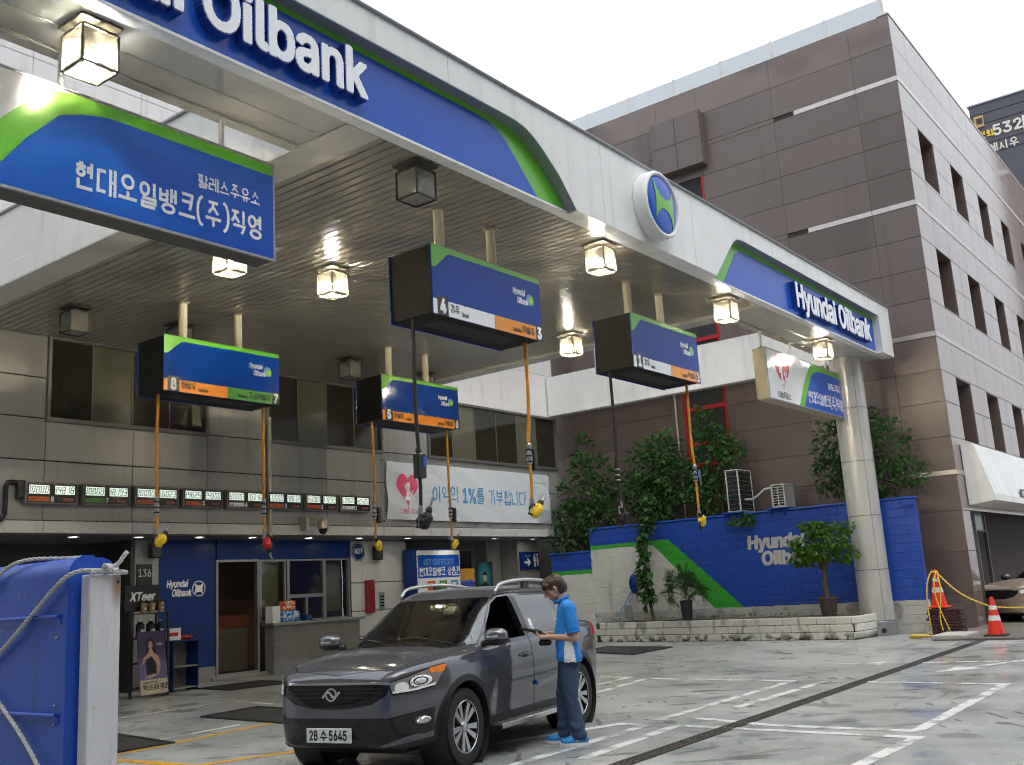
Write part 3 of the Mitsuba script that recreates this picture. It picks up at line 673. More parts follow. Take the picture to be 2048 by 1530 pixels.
# door opening and room behind
door = obj('door', ext(ring_poly(sbox(13.66, .08, 14.82, 2.57), .05), .12, (0, GY + .08, 0), XP, ZP), 'steel_dull', stn)
mat('steel_dull', (.34, .34, .34), .35, .5, .7)
obj('threshold', cbox(13.55, 17.7, GY - .1, GY + .1, 0, .078, .01), 'concrete', stn)
obj('sliding_leaf', ext(ring_poly(sbox(14.84, 1.16, 15.62, 2.55), .04), .05, (0, GY + .05, 0), XP, ZP), 'steel_dull', door)
obj('room_back_wall', box(12.3, 19.6, 21.2, 21.3, 0, 3.0), 'room_wood', stn)
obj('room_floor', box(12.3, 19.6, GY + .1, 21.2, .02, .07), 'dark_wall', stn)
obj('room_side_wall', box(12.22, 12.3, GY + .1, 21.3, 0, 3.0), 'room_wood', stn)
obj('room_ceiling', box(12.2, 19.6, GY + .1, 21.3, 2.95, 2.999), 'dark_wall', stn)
mat('room_wood', speck((.17, .10, .075), .1, 4.), .5)
obj('reception_desk', cbox(13.9, 15.6, 20.2, 20.8, .07, 1.05, .01), 'room_desk', stn)
obj('desk_band', cbox(13.88, 15.62, 20.18, 20.82, 1.051, 1.35, .01), 'desk_orange', stn)
mat('room_desk', (.20, .17, .14), .5); mat('desk_orange', (.25, .07, .03), .5)
obj('wall_picture', box(14.72, 14.98, 21.17, 21.198, 1.75, 2.15), 'black_paint', stn)
# serving window
win = obj('service_window', ext(sbox(14.85, 1.14, 17.63, 2.56).difference(sbox(14.90, 1.16, 15.64, 2.52)).difference(sbox(15.72, 1.74, 16.74, 2.52)).difference(sbox(15.72, 1.16, 16.2, 1.66)).difference(sbox(16.26, 1.16, 16.74, 1.66)).difference(sbox(16.84, 1.16, 17.58, 2.52)), .09, (0, GY + .07, 0), XP, ZP), 'steel_dull', stn)
for q in ((14.90, 1.16, 15.64, 2.52), (15.72, 1.74, 16.74, 2.52), (15.72, 1.16, 16.2, 1.66), (16.26, 1.16, 16.74, 1.66), (16.84, 1.16, 17.58, 2.52)):
    obj('pane', ext(sbox(*q), .005, (0, GY + .04, 0), XP, ZP), 'clear_pane', win)
scene['clear_pane'] = {'type': 'thindielectric', 'int_ior': 1.28}
for i, (a, b) in enumerate(((16.9, 17.5), (15.0, 15.55))):
    obj('blind', box(a, b, GY + .2, GY + .215, 1.3, 2.45), 'win_blind', stn)
cnt = obj('counter', cbox(14.9, 17.75, GY - .42, GY - .002, 1.06, 1.13, .012), 'steel_dull', stn)
obj('counter_base', box(15.0, 17.66, GY - .30, GY - .003, .0, 1.06), 'panel_b', cnt)
zz = np.linspace(.30, 1.05, 61)
prof = [(GY - .34 - .018 * (1 if i % 4 in (1, 2) else 0), z) for i, z in enumerate(zz)]
for i in range(15):
    z = .30 + i * .05
    obj('shutter_slat', ext(Polygon([(0, .002), (.028, .014), (.028, .030), (0, .040)]), 2.62, (15.02, GY - .302, z), (0, -1, 0), ZP).apply_translation((2.62, 0, 0)) , 'shutter_metal', cnt)
mat('shutter_metal', (.40, .38, .34), .35, .5, .6)
# white wall beside the office
ww = obj('white_wall', box(17.67, 19.68, GY, GY + .3, 0, 2.999), 'dark_gap', stn)
for z0, z1 in ((.0, .62), (.63, 1.24), (1.25, 1.94), (1.95, 2.99)): obj('cladding_panel', cbox(17.675, 19.675, GY - .02, GY - .001, z0 + .005, z1 - .005, .004), 'panel_light', ww)
obj('recess_back', box(19.69, 24.2, GY + .7, GY + .8, 0, 2.999), 'recess_grey', stn)
mat('recess_grey', speck((.16, .16, .16), .06, 3.), .5)
obj('recess_side', box(19.62, 19.68, GY + .301, GY + .7, 0, 2.999), 'recess_grey', stn)
dd = obj('side_door', cbox(22.0, 23.1, GY + .62, GY + .69, 0, 2.75, .01), 'black_paint', stn)
obj('door_frame', ext(ring_poly(sbox(21.92, 0, 23.18, 2.82), .07), .1, (0, GY + .69, 0), XP, ZP), 'win_frame', dd)
obj('column', cbox(23.5, 24.15, GY + .3, GY + .69, 0, 2.999, .01), 'panel_b', stn)
c2 = obj('corner_wall', box(24.2, 25.28, GY - .3, GY + .8, 0, 2.999), 'panel_b', stn)
obj('downpipe', cyl((14.1, 17.47, 2.95), (14.1, 17.47, 5.6), .05, 12), 'pale_pipe', stn, 40)
mat('pale_pipe', (.42, .38, .33), .35, .5, .3)
obj('conduit', tube([(8.62, 17.5, 3.90), (8.44, 17.5, 3.90), (8.40, 17.5, 3.82), (8.40, 17.5, 3.35), (8.34, 17.5, 3.25), (8.2, 17.5, 3.22)], .045, 8), 'black_paint', stn, 50)
obj('junction_box', cbox(8.58, 8.72, 17.44, 17.54, 3.62, 3.94, .01), 'black_paint', stn)

# ---------------------------------------------------------------- price displays
mat('display_case', (.16, .15, .15), .4)
mat('reading_red', (.25, .06, .06), .4)
rows = [('8', '80000', '44818', 'orange_deep'), ('7', '100000', '48193', 'green_strip'), ('6', '100000', '56023', 'orange_deep'), ('5', '44625', '25000', 'orange_deep'),
        ('4', '30000', '18316', 'white_sign'), ('3', '50000', '28012', 'orange_deep'), ('2', '145000', '81239', 'orange_deep'), ('1', '67000', '42505', 'white_sign')]
mat('orange_deep', (.62, .11, .012), .35)
for i, (num, a, b, m) in enumerate(rows):
    x0 = 8.70 + i * 1.058; z0 = 3.525 + .006 * i
    k = thing('price_display', ('leftmost price display of the row, with an orange bar', 'price display with the green bar, second from the left', 'third price display from the left, crossed by an orange hose', 'fourth price display from the left, with an orange bar', 'fifth price display from the left, with a white bar', 'price display third from the right end of the row, with an orange bar', 'price display second from the right end, above the dome camera', 'rightmost price display of the row, with a white bar')[i], 'display', 'row of pump price displays on the station wall')
    obj('case', cbox(x0, x0 + .97, 17.40, 17.53, z0, z0 + .39, .012), 'display_case', k)
    obj('front_plate', box(x0 + .035, x0 + .935, 17.394, 17.3995, z0 + .03, z0 + .36), 'black_paint', k)
    F = lambda g, d, mm, n: obj(n, ext(ap(g, x0, z0), d, (0, 17.3939, 0), XP, ZP), mm, k)
    for xx, txt in ((.055, a), (.53, b)):
        s = obj('readout', ext(ap(sbox(xx, .18, xx + .37, .335), x0, z0), .003, (0, 17.3939, 0), XP, ZP), 'bulb_off', k, emitter=emis((.050, .064, .056)))
        g = seven(txt, .115); obj('digits', ext(ap(g, x0 + xx + .36 - g.bounds[2], z0 + .2), .003, (0, 17.3905, 0), XP, ZP), 'letter_black', s)
    F(sbox(.05, .05, .43, .13), .003, m, 'grade_bar')
    F(ap(tp('Diesel' if m == 'white_sign' else 'Gasoline' if m != 'green_strip' else 'Premium', .035, .7), .07, .07), .005, 'letter_black' if m == 'white_sign' else 'reading_red', 'grade_lettering')
    F(ap(tp(num, .085, .8, .03), .455, .05), .004, 'letter_white', 'number')
    F(sbox(.68, .06, .87, .12), .003, 'reading_red', 'small_plate')
# ---------------------------------------------------------------- banner
def banner():
    k = thing('banner', 'white cloth banner with pink heart and blue Korean slogan on the station wall', 'banner')
    gx, gz = np.meshgrid(np.linspace(17.72, 24.66, 71), np.linspace(3.42, 4.86, 17), indexing='ij')
    u, v = (gx - 17.72) / 6.94, (gz - 3.42) / 1.44
    def dep(u, v):
        e = np.exp(-((u - .0) / .12) ** 2)
        return UY - .03 - .035 * np.abs(np.sin(9 * u + 5 * v)) * (.4 + e) - .05 * np.exp(-((u + v * .35 - .13) / .035) ** 2) * (1 - v) - .02 * np.sin(23 * u + 8 * v) ** 2
    V = np.stack([gx, dep(u, v), gz + .02 * np.sin(3.1 * u) * (v - .5)], -1).reshape(-1, 3)
    n = 17; f = [[i * n + j, (i + 1) * n + j, (i + 1) * n + j + 1, i * n + j + 1] for i in range(70) for j in range(n - 1)]
    obj('cloth', (V, np.array(f)), 'banner_cloth', k, True)
    def lay(g, m, name):
        q = ext(g, .002, (0, 0, 0), XP, ZP).subdivide_to_size(.12, max_iter=20)
        uu, vv = (q.vertices[:, 0] - 17.72) / 6.94, (q.vertices[:, 2] - 3.42) / 1.44
        q.vertices[:, 1] += dep(uu, vv) - .006; q.vertices[:, 2] += .02 * np.sin(3.1 * uu) * (vv - .5)
        obj(name, q, m, k)
    lay(ap(heart(.78, .82), 18.47, 3.75), 'heart_pink', 'heart')
    lay(ap(hp('나눔주유소', .13, .11, .95, .1, 'c'), 18.47, 3.58), 'heart_pink', 'lettering')
    lay(ap(tp('1', .42, .8, .03), 18.30, 3.88), 'letter_white', 'heart_number') if False else None
    s = affinity.scale(hp('이익의 1%를 기부합니다', .40, .10, .86, .13), 4.05 / hp('이익의 1%를 기부합니다', .40, .10, .86, .13).bounds[2], 1, origin=(0, 0))
    gs = sorted(getattr(s, 'geoms', [s]), key=lambda g: g.bounds[0]); e = np.array([g.bounds[0] for g in gs]); r = np.maximum.accumulate([g.bounds[2] for g in gs]); cut = int(np.argmax(e[1:] - r[:-1])) + 1
    for part in (gs[:cut], gs[cut:]): lay(ap(unary_union(part), 19.42, 3.92), 'banner_blue', 'lettering')
    lay(sbox(24.0, 3.44, 24.6, 3.83), 'banner_patch', 'corner_patch')
    lay(ap(hp('일금의 마음 나누는 기업', .06, .1, .9, .12, 'r'), 24.5, 4.58), 'banner_patch', 'small_lettering')
    q = ap(tp('1', .40, .75, .05), 18.36, 3.93), ap(tp('%', .20, .8, .02), 18.52, 3.95)
    for g in q:
        m = ext(g, .002, (0, 0, 0), XP, ZP).subdivide_to_size(.1, max_iter=20)
        uu, vv = (m.vertices[:, 0] - 17.72) / 6.94, (m.vertices[:, 2] - 3.42) / 1.44
        m.vertices[:, 1] += dep(uu, vv) - .012; m.vertices[:, 2] += .02 * np.sin(3.1 * uu) * (vv - .5)
        obj('heart_lettering', m, 'letter_white', k)
    for x, z in ((17.66, 4.90), (24.72, 4.88), (17.66, 3.38), (24.72, 3.38)): obj('grommet_hook', trimesh.creation.icosphere(1, .025).apply_translation((x, UY - .01, z)), 'dark_metal', k)
mat('banner_cloth', (.62, .66, .70), .7); mat('heart_pink', (.74, .10, .20), .6); mat('banner_blue', (.07, .28, .55), .6); mat('banner_patch', (.36, .40, .46), .7)
banner()
# ---------------------------------------------------------------- things on the walls
k = thing('security_camera', 'grey dome security camera on a bracket under the price displays', 'camera')
obj('mount', cbox(14.98, 15.06, 17.30, 17.54, 3.12, 3.42, .01), 'pale_pipe', k)
obj('arm', tube([(15.02, 17.35, 3.36), (15.2, 17.2, 3.38), (15.3, 17.15, 3.34)], .03, 8), 'pale_pipe', k, 50)
obj('housing', lathe([(0, 3.36), (.09, 3.35), (.125, 3.28), (.13, 3.14), (.1, 3.13)], 20, (15.33, 17.15, 0)), 'pale_pipe', k, 40)
obj('dome', lathe([(.098, 3.13), (.09, 3.06), (.05, 3.02), (0, 3.01)], 20, (15.33, 17.15, 0)), 'black_paint', k, True)
k = thing('alarm_sign', 'blue octagonal alarm company sign with white letters on the white wall', 'sign')
oc = Polygon([(.25 * math.cos(a) * .95, .25 * math.sin(a)) for a in np.arange(8) * math.pi / 4 + math.pi / 8])
obj('plate', ext(oc, .02, (17.93, GY - .021, 2.72), XP, ZP), 'office_blue', k)
obj('border', ext(ring_poly(oc.buffer(-.015), .012), .003, (17.93, GY - .041, 2.72), XP, ZP), 'letter_white', k)
obj('lettering', ext(ap(tp('ADT', .13, .85, .02, align='c'), 0, -.05), .004, (17.93, GY - .041, 2.72), XP, ZP), 'letter_white', k)
k = thing('hydrant_cabinet', 'tall narrow red cabinet on the white wall behind the car', 'cabinet')
obj('case', cbox(18.12, 18.40, GY - .12, GY - .021, 1.18, 2.0, .012), 'red_dull', k)
obj('handle', cyl((18.26, GY - .14, 1.82), (18.26, GY - .121, 1.82), .025, 10), 'steel', k)
mat('red_dull', (.22, .015, .02), .4)
k = thing('notice_plate', 'small grey notice plate beside the red cabinet', 'sign')
obj('plate', cbox(18.62, 18.80, GY - .05, GY - .021, 1.25, 1.68, .004), 'grey_metal', k)
for i in range(4): obj('print_line', box(18.65, 18.77, GY - .0535, GY - .0501, 1.32 + i * .08, 1.36 + i * .08), 'letter_black', k)
k = thing('gift_certificate_board', 'tall blue and white board advertising gift certificates behind the car roof', 'board')
obj('case', cbox(19.42, 21.28, 18.25, 18.66, .12, 2.74, .015), 'office_blue', k)
obj('white_face', box(19.52, 21.24, 18.246, 18.2495, .3, 2.70), 'white_sign', k)
obj('blue_face', box(19.55, 21.21, 18.243, 18.2458, 1.98, 2.58), 'blue_sign', k)
gf_ = tp('GIFT CERTIFICATE', .15, .62, 0., align='c'); obj('lettering', ext(gf_, .003, (20.38, 18.2429, 2.32), XP, ZP), 'logo_blue', k)
for w_, x_ in (('현대오일뱅크', 19.60), ('상품권', 20.71)): obj('lettering', ext(hp(w_, .21, .13, .74, .1), .003, (x_, 18.2429, 2.04), XP, ZP), 'letter_white', k)
for i, m in enumerate(('orange_deep', 'green_strip', 'logo_blue')):
    x = 19.9 + i * .47
    obj('voucher', box(x, x + .3, 18.241, 18.2455, 1.66, 1.90), m, k); obj('voucher_mark', box(x + .04, x + .2, 18.238, 18.2409, 1.76, 1.84), 'white_sign', k)
k = thing('poster', 'yellow and blue poster standing beside the gift board', 'poster')
obj('sheet', cbox(21.36, 22.03, 18.40, 18.42, 1.2, 2.2, .003), 'poster_art', k)
def art(p, n, uv):
    z = p.z; w = FB(p.x * 5, p.z * 5, 1.7, 2)
    c = MIX((.60, .30, .03), (.04, .06, .34), SS(1.98, 1.90, z + .12 * w))
    c = MIX(c, (.10, .28, .60), SS(.55, .6, FB(p.x * 9, p.z * 9, 4.2, 2)) * SS(1.9, 1.8, z))
    return MIX(c, (.55, .06, .05), SS(.62, .66, FB(p.x * 7, p.z * 7, 9.2, 2)) * SS(1.8, 1.6, z))
mat('poster_art', PROC(art), .4)
k = thing('poster', 'dark teal poster with a pale face beside the restroom door', 'poster')
obj('sheet', cbox(22.12, 22.85, 18.40, 18.42, 1.2, 2.38, .003), 'poster_teal', k)
mat('poster_teal', PROC(lambda p, n, uv: MIX((.02, .17, .22), (.003, .01, .02), SS(.1, .42, dr.sqrt(dr.square((p.x - 22.48)) + dr.square(p.z - 1.95) * .5)))), .4)
mat('skin_print', (.5, .30, .22), .5)
obj('printed_face', ext(affinity.scale(Point(0, 0).buffer(.1), .8, 1.15), .003, (22.48, 18.3999, 1.93), XP, ZP), 'skin_print', k)
obj('printed_hair', ext(affinity.scale(Point(0, 0).buffer(.12), .85, 1.05).difference(sbox(-.2, -.2, .2, .02)), .005, (22.48, 18.3999, 1.98), XP, ZP), 'black_matte', k)
obj('printed_body', ext(Polygon([(-.22, 0), (-.16, .3), (-.05, .36), (.05, .36), (.16, .3), (.22, 0)]), .003, (22.48, 18.3999, 1.44), XP, ZP), 'black_matte', k)
k = thing('restroom_sign', 'dark blue restroom sign with white arrow and two figures on the corner wall', 'sign')
obj('plate', cbox(24.28, 25.22, 18.44, 18.499, 2.12, 2.64, .006), 'office_blue', k)
ar = unary_union([sbox(-.16, -.03, .1, .03), LineString([(.0, .11), (.12, 0), (.0, -.11)]).buffer(.028, cap_style=2, join_style=2)])
obj('arrow', ext(ap(ar, 24.62, 2.33), .004, (0, 18.4399, 0), XP, ZP), 'letter_white', k)
fig = unary_union([Point(0, .31).buffer(.035), sbox(-.05, .12, .05, .26), sbox(-.04, -.04, -.005, .12), sbox(.005, -.04, .04, .12)])
obj('figure', ext(ap(fig, 24.98, 2.24), .004, (0, 18.4399, 0), XP, ZP), 'letter_white', k)
obj('figure', ext(ap(unary_union([Point(0, .31).buffer(.035), Polygon([(-.03, .26), (.03, .26), (.06, .08), (-.06, .08)]), sbox(-.03, -.04, .03, .08)]), 25.12, 2.24), .004, (0, 18.4399, 0), XP, ZP), 'letter_white', k)
obj('small_lettering', ext(ap(tp('Restrooms', .05, .8), 24.5, 2.50), .003, (0, 18.4399, 0), XP, ZP), 'logo_blue', k)
k = thing('number_sign', 'black sign reading 136 on the pale column left of the blue office front', 'sign')
obj('plate', cbox(11.68, 12.02, 18.66, 18.699, 2.02, 2.50, .004), 'black_paint', k)
obj('number', ext(ap(tp('136', .15, .8, 0., bold=False, align='c'), 11.85, 2.25), .004, (0, 18.6599, 0), XP, ZP), 'letter_grey', k)
k = thing('wall_speaker', 'small black loudspeaker high on the pale column above the 136 sign', 'speaker')
obj('case', cbox(11.93, 12.14, 18.5, 18.69, 2.62, 2.93, .015), 'black_paint', k); obj('grille', box(11.95, 12.12, 18.497, 18.4995, 2.64, 2.91), 'dark_metal', k)
k = thing('wall_speaker', 'small black loudspeaker on the white wall beside the octagonal sign', 'speaker')
obj('case', cbox(18.42, 18.66, GY - .2, GY - .021, 2.5, 2.86, .015), 'black_paint', k); obj('grille', box(18.44, 18.64, GY - .203, GY - .2005, 2.53, 2.83), 'dark_metal', k)
# ---------------------------------------------------------------- shop goods in front of the office
mat('black_frame', (.02, .02, .02), .4)
k = thing('oil_display_rack', 'black shelf rack topped by a dark sign with white italic lettering, beside the office front', 'display rack')
rx0, rx1, ry0, ry1 = 10.72, 11.50, 17.3, 17.7
for x in (rx0, rx1):
    for y in (ry0, ry1): obj('post', box(x - .02, x + .02, y - .02, y + .02, 0, 1.52), 'black_frame', k)
for z in (.15, .6, 1.05, 1.5): obj('shelf', box(rx0, rx1, ry0, ry1, z, z + .025), 'black_frame', k)
obj('header', cbox(10.70, 11.46, 17.5, 17.56, 1.56, 2.05, .008), 'black_paint', k)
obj('lettering', ext(ap(affinity.skew(tp('XTeer', .155, .85, .02), xs=12, origin=(0, 0)), 10.80, 1.76), .004, (0, 17.4999, 0), XP, ZP), 'letter_white', k)
obj('fine_print', ext(ap(hp('엑스티어', .07, .13), 11.08, 1.64), .004, (0, 17.4999, 0), XP, ZP), 'letter_grey', k)
mat('can_gold', (.34, .24, .12), .35, .5, .5)
for i, (x, z, m, h, r) in enumerate(((11.05, 1.526, 'can_gold', .2, .06), (11.22, 1.526, 'can_gold', .2, .06), (11.42, 1.526, 'can_gold', .2, .06), (10.98, 1.076, 'black_paint', .3, .08), (11.2, 1.076, 'black_paint', .3, .08), (11.40, 1.076, 'black_paint', .28, .07))):
    q = thing('oil_can', ('leftmost', 'middle', 'rightmost')[i % 3] + (' gold oil can on the top shelf of the black rack' if m == 'can_gold' else ' black oil jug on the second shelf of the black rack'), 'can', 'gold cans on the rack' if m == 'can_gold' else 'black jugs on the rack')
    obj('body', lathe([(0, z), (r, z), (r, z + h * .8), (r * .5, z + h * .92), (r * .5, z + h), (0, z + h)], 16, (x, 17.42, 0)), m, q, 40)
    obj('cap', lathe([(r * .45, z + h), (r * .45, z + h + .03), (0, z + h + .03)], 12, (x, 17.42, 0)), 'black_paint' if m == 'can_gold' else 'letter_grey', q)
    obj('print', box(x - r * .5, x + r * .5, 17.42 - r - .004, 17.42 - r + .004, z + h * .35, z + h * .5), 'letter_grey', q)
k = thing('advertising_poster', 'purple poster of a long haired woman hugging a dark jug, leaning on the rack', 'poster')
PT = T().translate((10.72, 16.95, .06)).rotate((0, 0, 1), 10).rotate((1, 0, 0), -6).scale((.84, 1, .80))
def pp(name, m, bs): obj(name, m, bs, k, to_world=PT)
pp('sheet', cbox(0, .78, 0, .025, 0, 1.42, .003), 'poster_purple')
mat('poster_purple', PROC(lambda p, n, uv: MIX((.03, .012, .06), (.14, .10, .24), SS(.9, .45, p.z))), .35)
pp('white_base', ext(sbox(.005, .005, .775, .33), .003, (0, -.0001, 0), XP, ZP), 'poster_cream')
mat('poster_cream', (.55, .48, .34), .5)
pp('printed_hair', ext(affinity.scale(Point(.34, 1.12).buffer(.12), .85, 1.25).union(Polygon([(.24, 1.1), (.44, 1.1), (.50, .80), (.44, .72), (.38, .98), (.30, .98), (.24, .74), (.17, .82)])), .004, (0, -.0001, 0), XP, ZP), 'black_matte')
pp('printed_face', ext(affinity.scale(Point(.34, 1.10).buffer(.075), .8, 1.25), .006, (0, -.0001, 0), XP, ZP), 'skin_print')
pp('printed_shoulders', ext(Polygon([(.05, .62), (.12, .82), (.27, .93), (.30, 1.02), (.38, 1.02), (.41, .93), (.56, .84), (.60, .60), (.54, .45), (.3, .36), (.1, .38), (.4, .46), (.5, .62), (.42, .78), (.2, .8)]), .005, (0, -.0001, 0), XP, ZP), 'skin_print')
pp('printed_jug', ext(Polygon([(.2, .45), (.48, .45), (.46, .72), (.36, .85), (.28, .82), (.2, .7)]), .007, (0, -.0001, 0), XP, ZP), 'black_matte')
pp('lettering', ext(ap(hp('엑스티어 명품', .12, .14, .85, .1), .07, .10), .006, (0, -.0001, 0), XP, ZP), 'letter_black')
pp('small_lettering', ext(ap(hp('내 차를 지키는 엔진오일', .04, .14, .8, .1), .08, .25), .006, (0, -.0001, 0), XP, ZP), 'letter_black')
pp('small_lettering', ext(ap(hp('언제나', .06, .12, .8, .1), .52, 1.08), .006, (0, -.0001, 0), XP, ZP), 'letter_grey')
k = thing('side_table', 'small blue open cabinet holding a price card beside the purple poster', 'cabinet')
obj('top', cbox(11.780, 12.360, 17.55, 17.95, .93, .96, .005), 'office_blue', k)
for x in (11.780, 12.340): obj('side_panel', box(x, x + .02, 17.55, 17.95, 0, .93), 'office_blue', k)
for z in (.05, .45): obj('shelf', box(11.801, 12.339, 17.55, 17.95, z, z + .02), 'grey_metal', k)
obj('back_panel', box(11.801, 12.339, 17.93, 17.949, .07, .93), 'recess_grey', k)
k = thing('price_card', 'white price card with red print on the small blue cabinet', 'card')
obj('card', cbox(11.680, 12.000, 17.62, 17.635, .97, 1.2, .002), 'white_sign', k); obj('red_print', box(11.740, 11.940, 17.616, 17.6195, 1.05, 1.12), 'red_paint', k)
k = thing('folded_cloth', 'red and dark folded cloth on the small blue cabinet', 'cloth')
q = trimesh.creation.icosphere(3, 1.); q.vertices *= (.16, .12, .06); q.vertices += (meshkit.fbm(q.vertices * 14, 3)[:, None] - .5) * .05; q.apply_translation((12.180, 17.72, 1.0))
obj('cloth', q, 'red_dull', k, 50)
mat('pack_orange', PROC(lambda p, n, uv: MIX((.62, .12, .03), (.7, .6, .5), SS(.55, .62, FB(p.x * 22, p.z * 26, p.y * 9, 2)))), .3)
mat('pack_blue', PROC(lambda p, n, uv: MIX((.02, .18, .50), (.6, .66, .7), SS(.54, .6, FB(p.x * 24, p.z * 24, p.y * 9, 2)))), .3)
for nm, lb, m, bx in (('tissue_pack', 'orange wrapped tissue pack at the bottom of the pile on the counter', 'pack_orange', (15.2, 15.62, GY - .36, GY - .1, 1.375, 1.49)), ('tissue_pack', 'orange wrapped tissue pack on top of the pile on the counter', 'pack_orange', (15.3, 15.64, GY - .34, GY - .1, 1.495, 1.6)),
                      ('tissue_pack', 'blue and white wrapped tissue pack on the counter', 'pack_blue', (15.18, 15.72, GY - .38, GY - .08, 1.131, 1.37)), ('paper_carton', 'white paper carton at the left end of the counter', 'white_sign', (14.93, 15.15, GY - .36, GY - .1, 1.131, 1.5))):
    k = thing(nm, lb, 'pack' if nm == 'tissue_pack' else 'carton')
    obj('wrapper' if nm == 'tissue_pack' else 'carton', cbox(*bx, .03 if nm == 'tissue_pack' else .004), m, k)
k = thing('cap', 'blue cap lying on the counter under the serving window', 'cap')
obj('crown', lathe([(.12, 1.131), (.115, 1.2), (.08, 1.25), (0, 1.265)], 18, (16.05, GY - .22, 0)), 'office_blue', k, 60)
obj('peak', ext(Point(0, 0).buffer(.13).intersection(sbox(-.2, -.2, .2, -.0)), .012, (16.05, GY - .3, 1.135), XP, YP), 'office_blue', k)
# ================================================================ brown office building beside the station
SB = 1.0298
zz_ = lambda z: 1.54 + (z - 1.54) * SB
BX, BY = 25.95, 6.22
brn = thing('brown_building', 'four storey brown stone office building with recessed windows and pale metal bands', 'building')
def stone(p, n, uv):
    a = FB(p.x * .6, p.y * .6, p.z * .4, 3); b = CR(p.x * 60, p.y * 60, p.z * 60)
    c = MIX((.112, .082, .075), (.152, .116, .107), a) * (.86 + .28 * b)
    s = SS(.55, .8, FB((p.x + p.y) * 3.1, 1.1, p.z * .12, 3))
    return MIX(c, c * .72, s * .6)
mat('brown_stone', PROC(stone), .34, .55)
def stone2(p, n, uv):
    c = stone(p, n, uv); top = SS(zz_(14.0), zz_(15.4), p.z)
    return c
def stone_top(p, n, uv):
    a = SS(.35, .65, FB(p.y * .5 + p.x * .5, 3.1, p.z * .9, 2))
    return MIX(stone(p, n, uv), (.24, .185, .17), .55 * a)
mat('brown_stone_top', PROC(stone_top), .4, .5)
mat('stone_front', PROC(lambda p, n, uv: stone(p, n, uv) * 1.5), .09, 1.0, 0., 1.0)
mat('metal_band', speck((.55, .50, .48), .12, 6., .3), .3, .5, .6)
mat('red_frame', (.42, .012, .014), .35)
mat('dark_glass', (.012, .012, .013), .05, .6)
mat('joint_brown', (.045, .034, .030), .8)
for i_, q_ in enumerate((.86, 1.12)): mat('brown_stone_' + 'ab'[i_], PROC((lambda q: lambda p, n, uv: stone(p, n, uv) * q)(q_)), .36, .5)
core = obj('core', box(BX + .03, 46.8, BY + .03, 22, 0, zz_(15.6)), 'dark_gap', brn)
rows_o = [15.68, 14.81, 13.92, 13.79, 12.92, 12.16, 11.35, 10.52, 10.39, 9.56, 8.73, 7.94, 7.11, 6.99, 6.15, 5.37, 4.52, 3.71, 3.60, 2.75, 1.8, .85, 0.0]
rz = [zz_(z) for z in rows_o]; rz[-1] = 0.0
bands = {2, 7, 12, 17}
ys = [BY, 7.35, 9.7, 12.05, 13.42, 15.8, 18.2, 20.0]
wy0, wy1 = 12.05, 13.42
rr_ = random.Random(8)
for r in range(len(rz) - 1):
    z1, z0 = rz[r], rz[r + 1]
    for j in range(len(ys) - 1):
        a, b = ys[j], ys[j + 1]
        inwin = abs(a - wy0) < .01 and z1 < zz_(13.2) + .6 and z0 > zz_(4.4)
        if r in bands and a < (9.6 if r in (2, 7) else 7.0):
            if not inwin: obj('metal_band', cbox(BX - .012, BX + .03, a + .004 + (.012 if j == 0 else 0), b - .004 - (.6 if j == 1 else 0), z0, z1, .004), 'metal_band', brn)
            continue
        if inwin: continue
        if a > 17 and z1 < 6.5: continue
        d = rr_.uniform(0, .003)
        obj('stone_panel', cbox(BX + d, BX + .03, a + .003 + (.006 if j == 0 else 0), b - .003, z0 + .004, z1 - .004, .004), 'brown_stone_top' if r == 0 else rr_.choice(['brown_stone', 'brown_stone', 'brown_stone_a', 'brown_stone_b']), brn)
# side window shaft, red framed, with a boxed bay above
obj('window_reveal', box(BX + .034, BX + .05, wy0, wy1, zz_(4.4), zz_(13.2)), 'dark_gap', brn)
sw = obj('window', box(BX + .052, BX + .06, wy0 + .03, wy1 - .03, zz_(4.4), zz_(13.2)), 'dark_glass', brn)
core_cut = None
for z in (4.62, 5.2, 6.2, 8.15, 9.3, 10.6, 12.15): obj('frame_rail', cbox(BX + .0, BX + .05, wy0 + .04, wy1 - .04, zz_(z) - .06, zz_(z) + .06, .01), 'red_frame', sw)
for y in (wy0 + .04, wy1 - .04): obj('frame_stile', cbox(BX + .005, BX + .049, y - .035, y + .035, zz_(4.5), zz_(13.1), .01), 'red_frame', sw)
bay = obj('bay', cbox(BX - .32, BX - .001, 11.85, 13.5, zz_(13.2), zz_(14.85), .01), 'brown_stone', brn)
obj('bay_joint', box(BX - .3225, BX - .3202, 11.86, 13.49, zz_(14.0), zz_(14.02)), 'dark_gap', bay)
obj('bay_joint', box(BX - .3225, BX - .3202, 12.66, 12.68, zz_(13.21), zz_(14.84)), 'dark_gap', bay)
# glazed roof railing
mat('rail_glass', (.62, .66, .70), .2)
for i in range(8):
    y0 = BY + .15 + i * 1.6
    obj('railing_panel', box(BX + .15, BX + .17, y0 + .03, y0 + 1.57, zz_(15.62), zz_(16.25)), 'rail_glass', brn)
    obj('railing_post', cbox(BX + .13, BX + .19, y0 - .03, y0 + .029, zz_(15.6), zz_(16.28), .008), 'metal_band', brn)
obj('roof_coping', cbox(BX - .02, 46.8, BY - .02, BY + .3, zz_(15.681), zz_(15.74), .008), 'metal_band', brn)
obj('roof_deck', box(BX + .02, 46.7, BY + .31, 21.9, zz_(15.61), zz_(15.66)), 'concrete', brn)
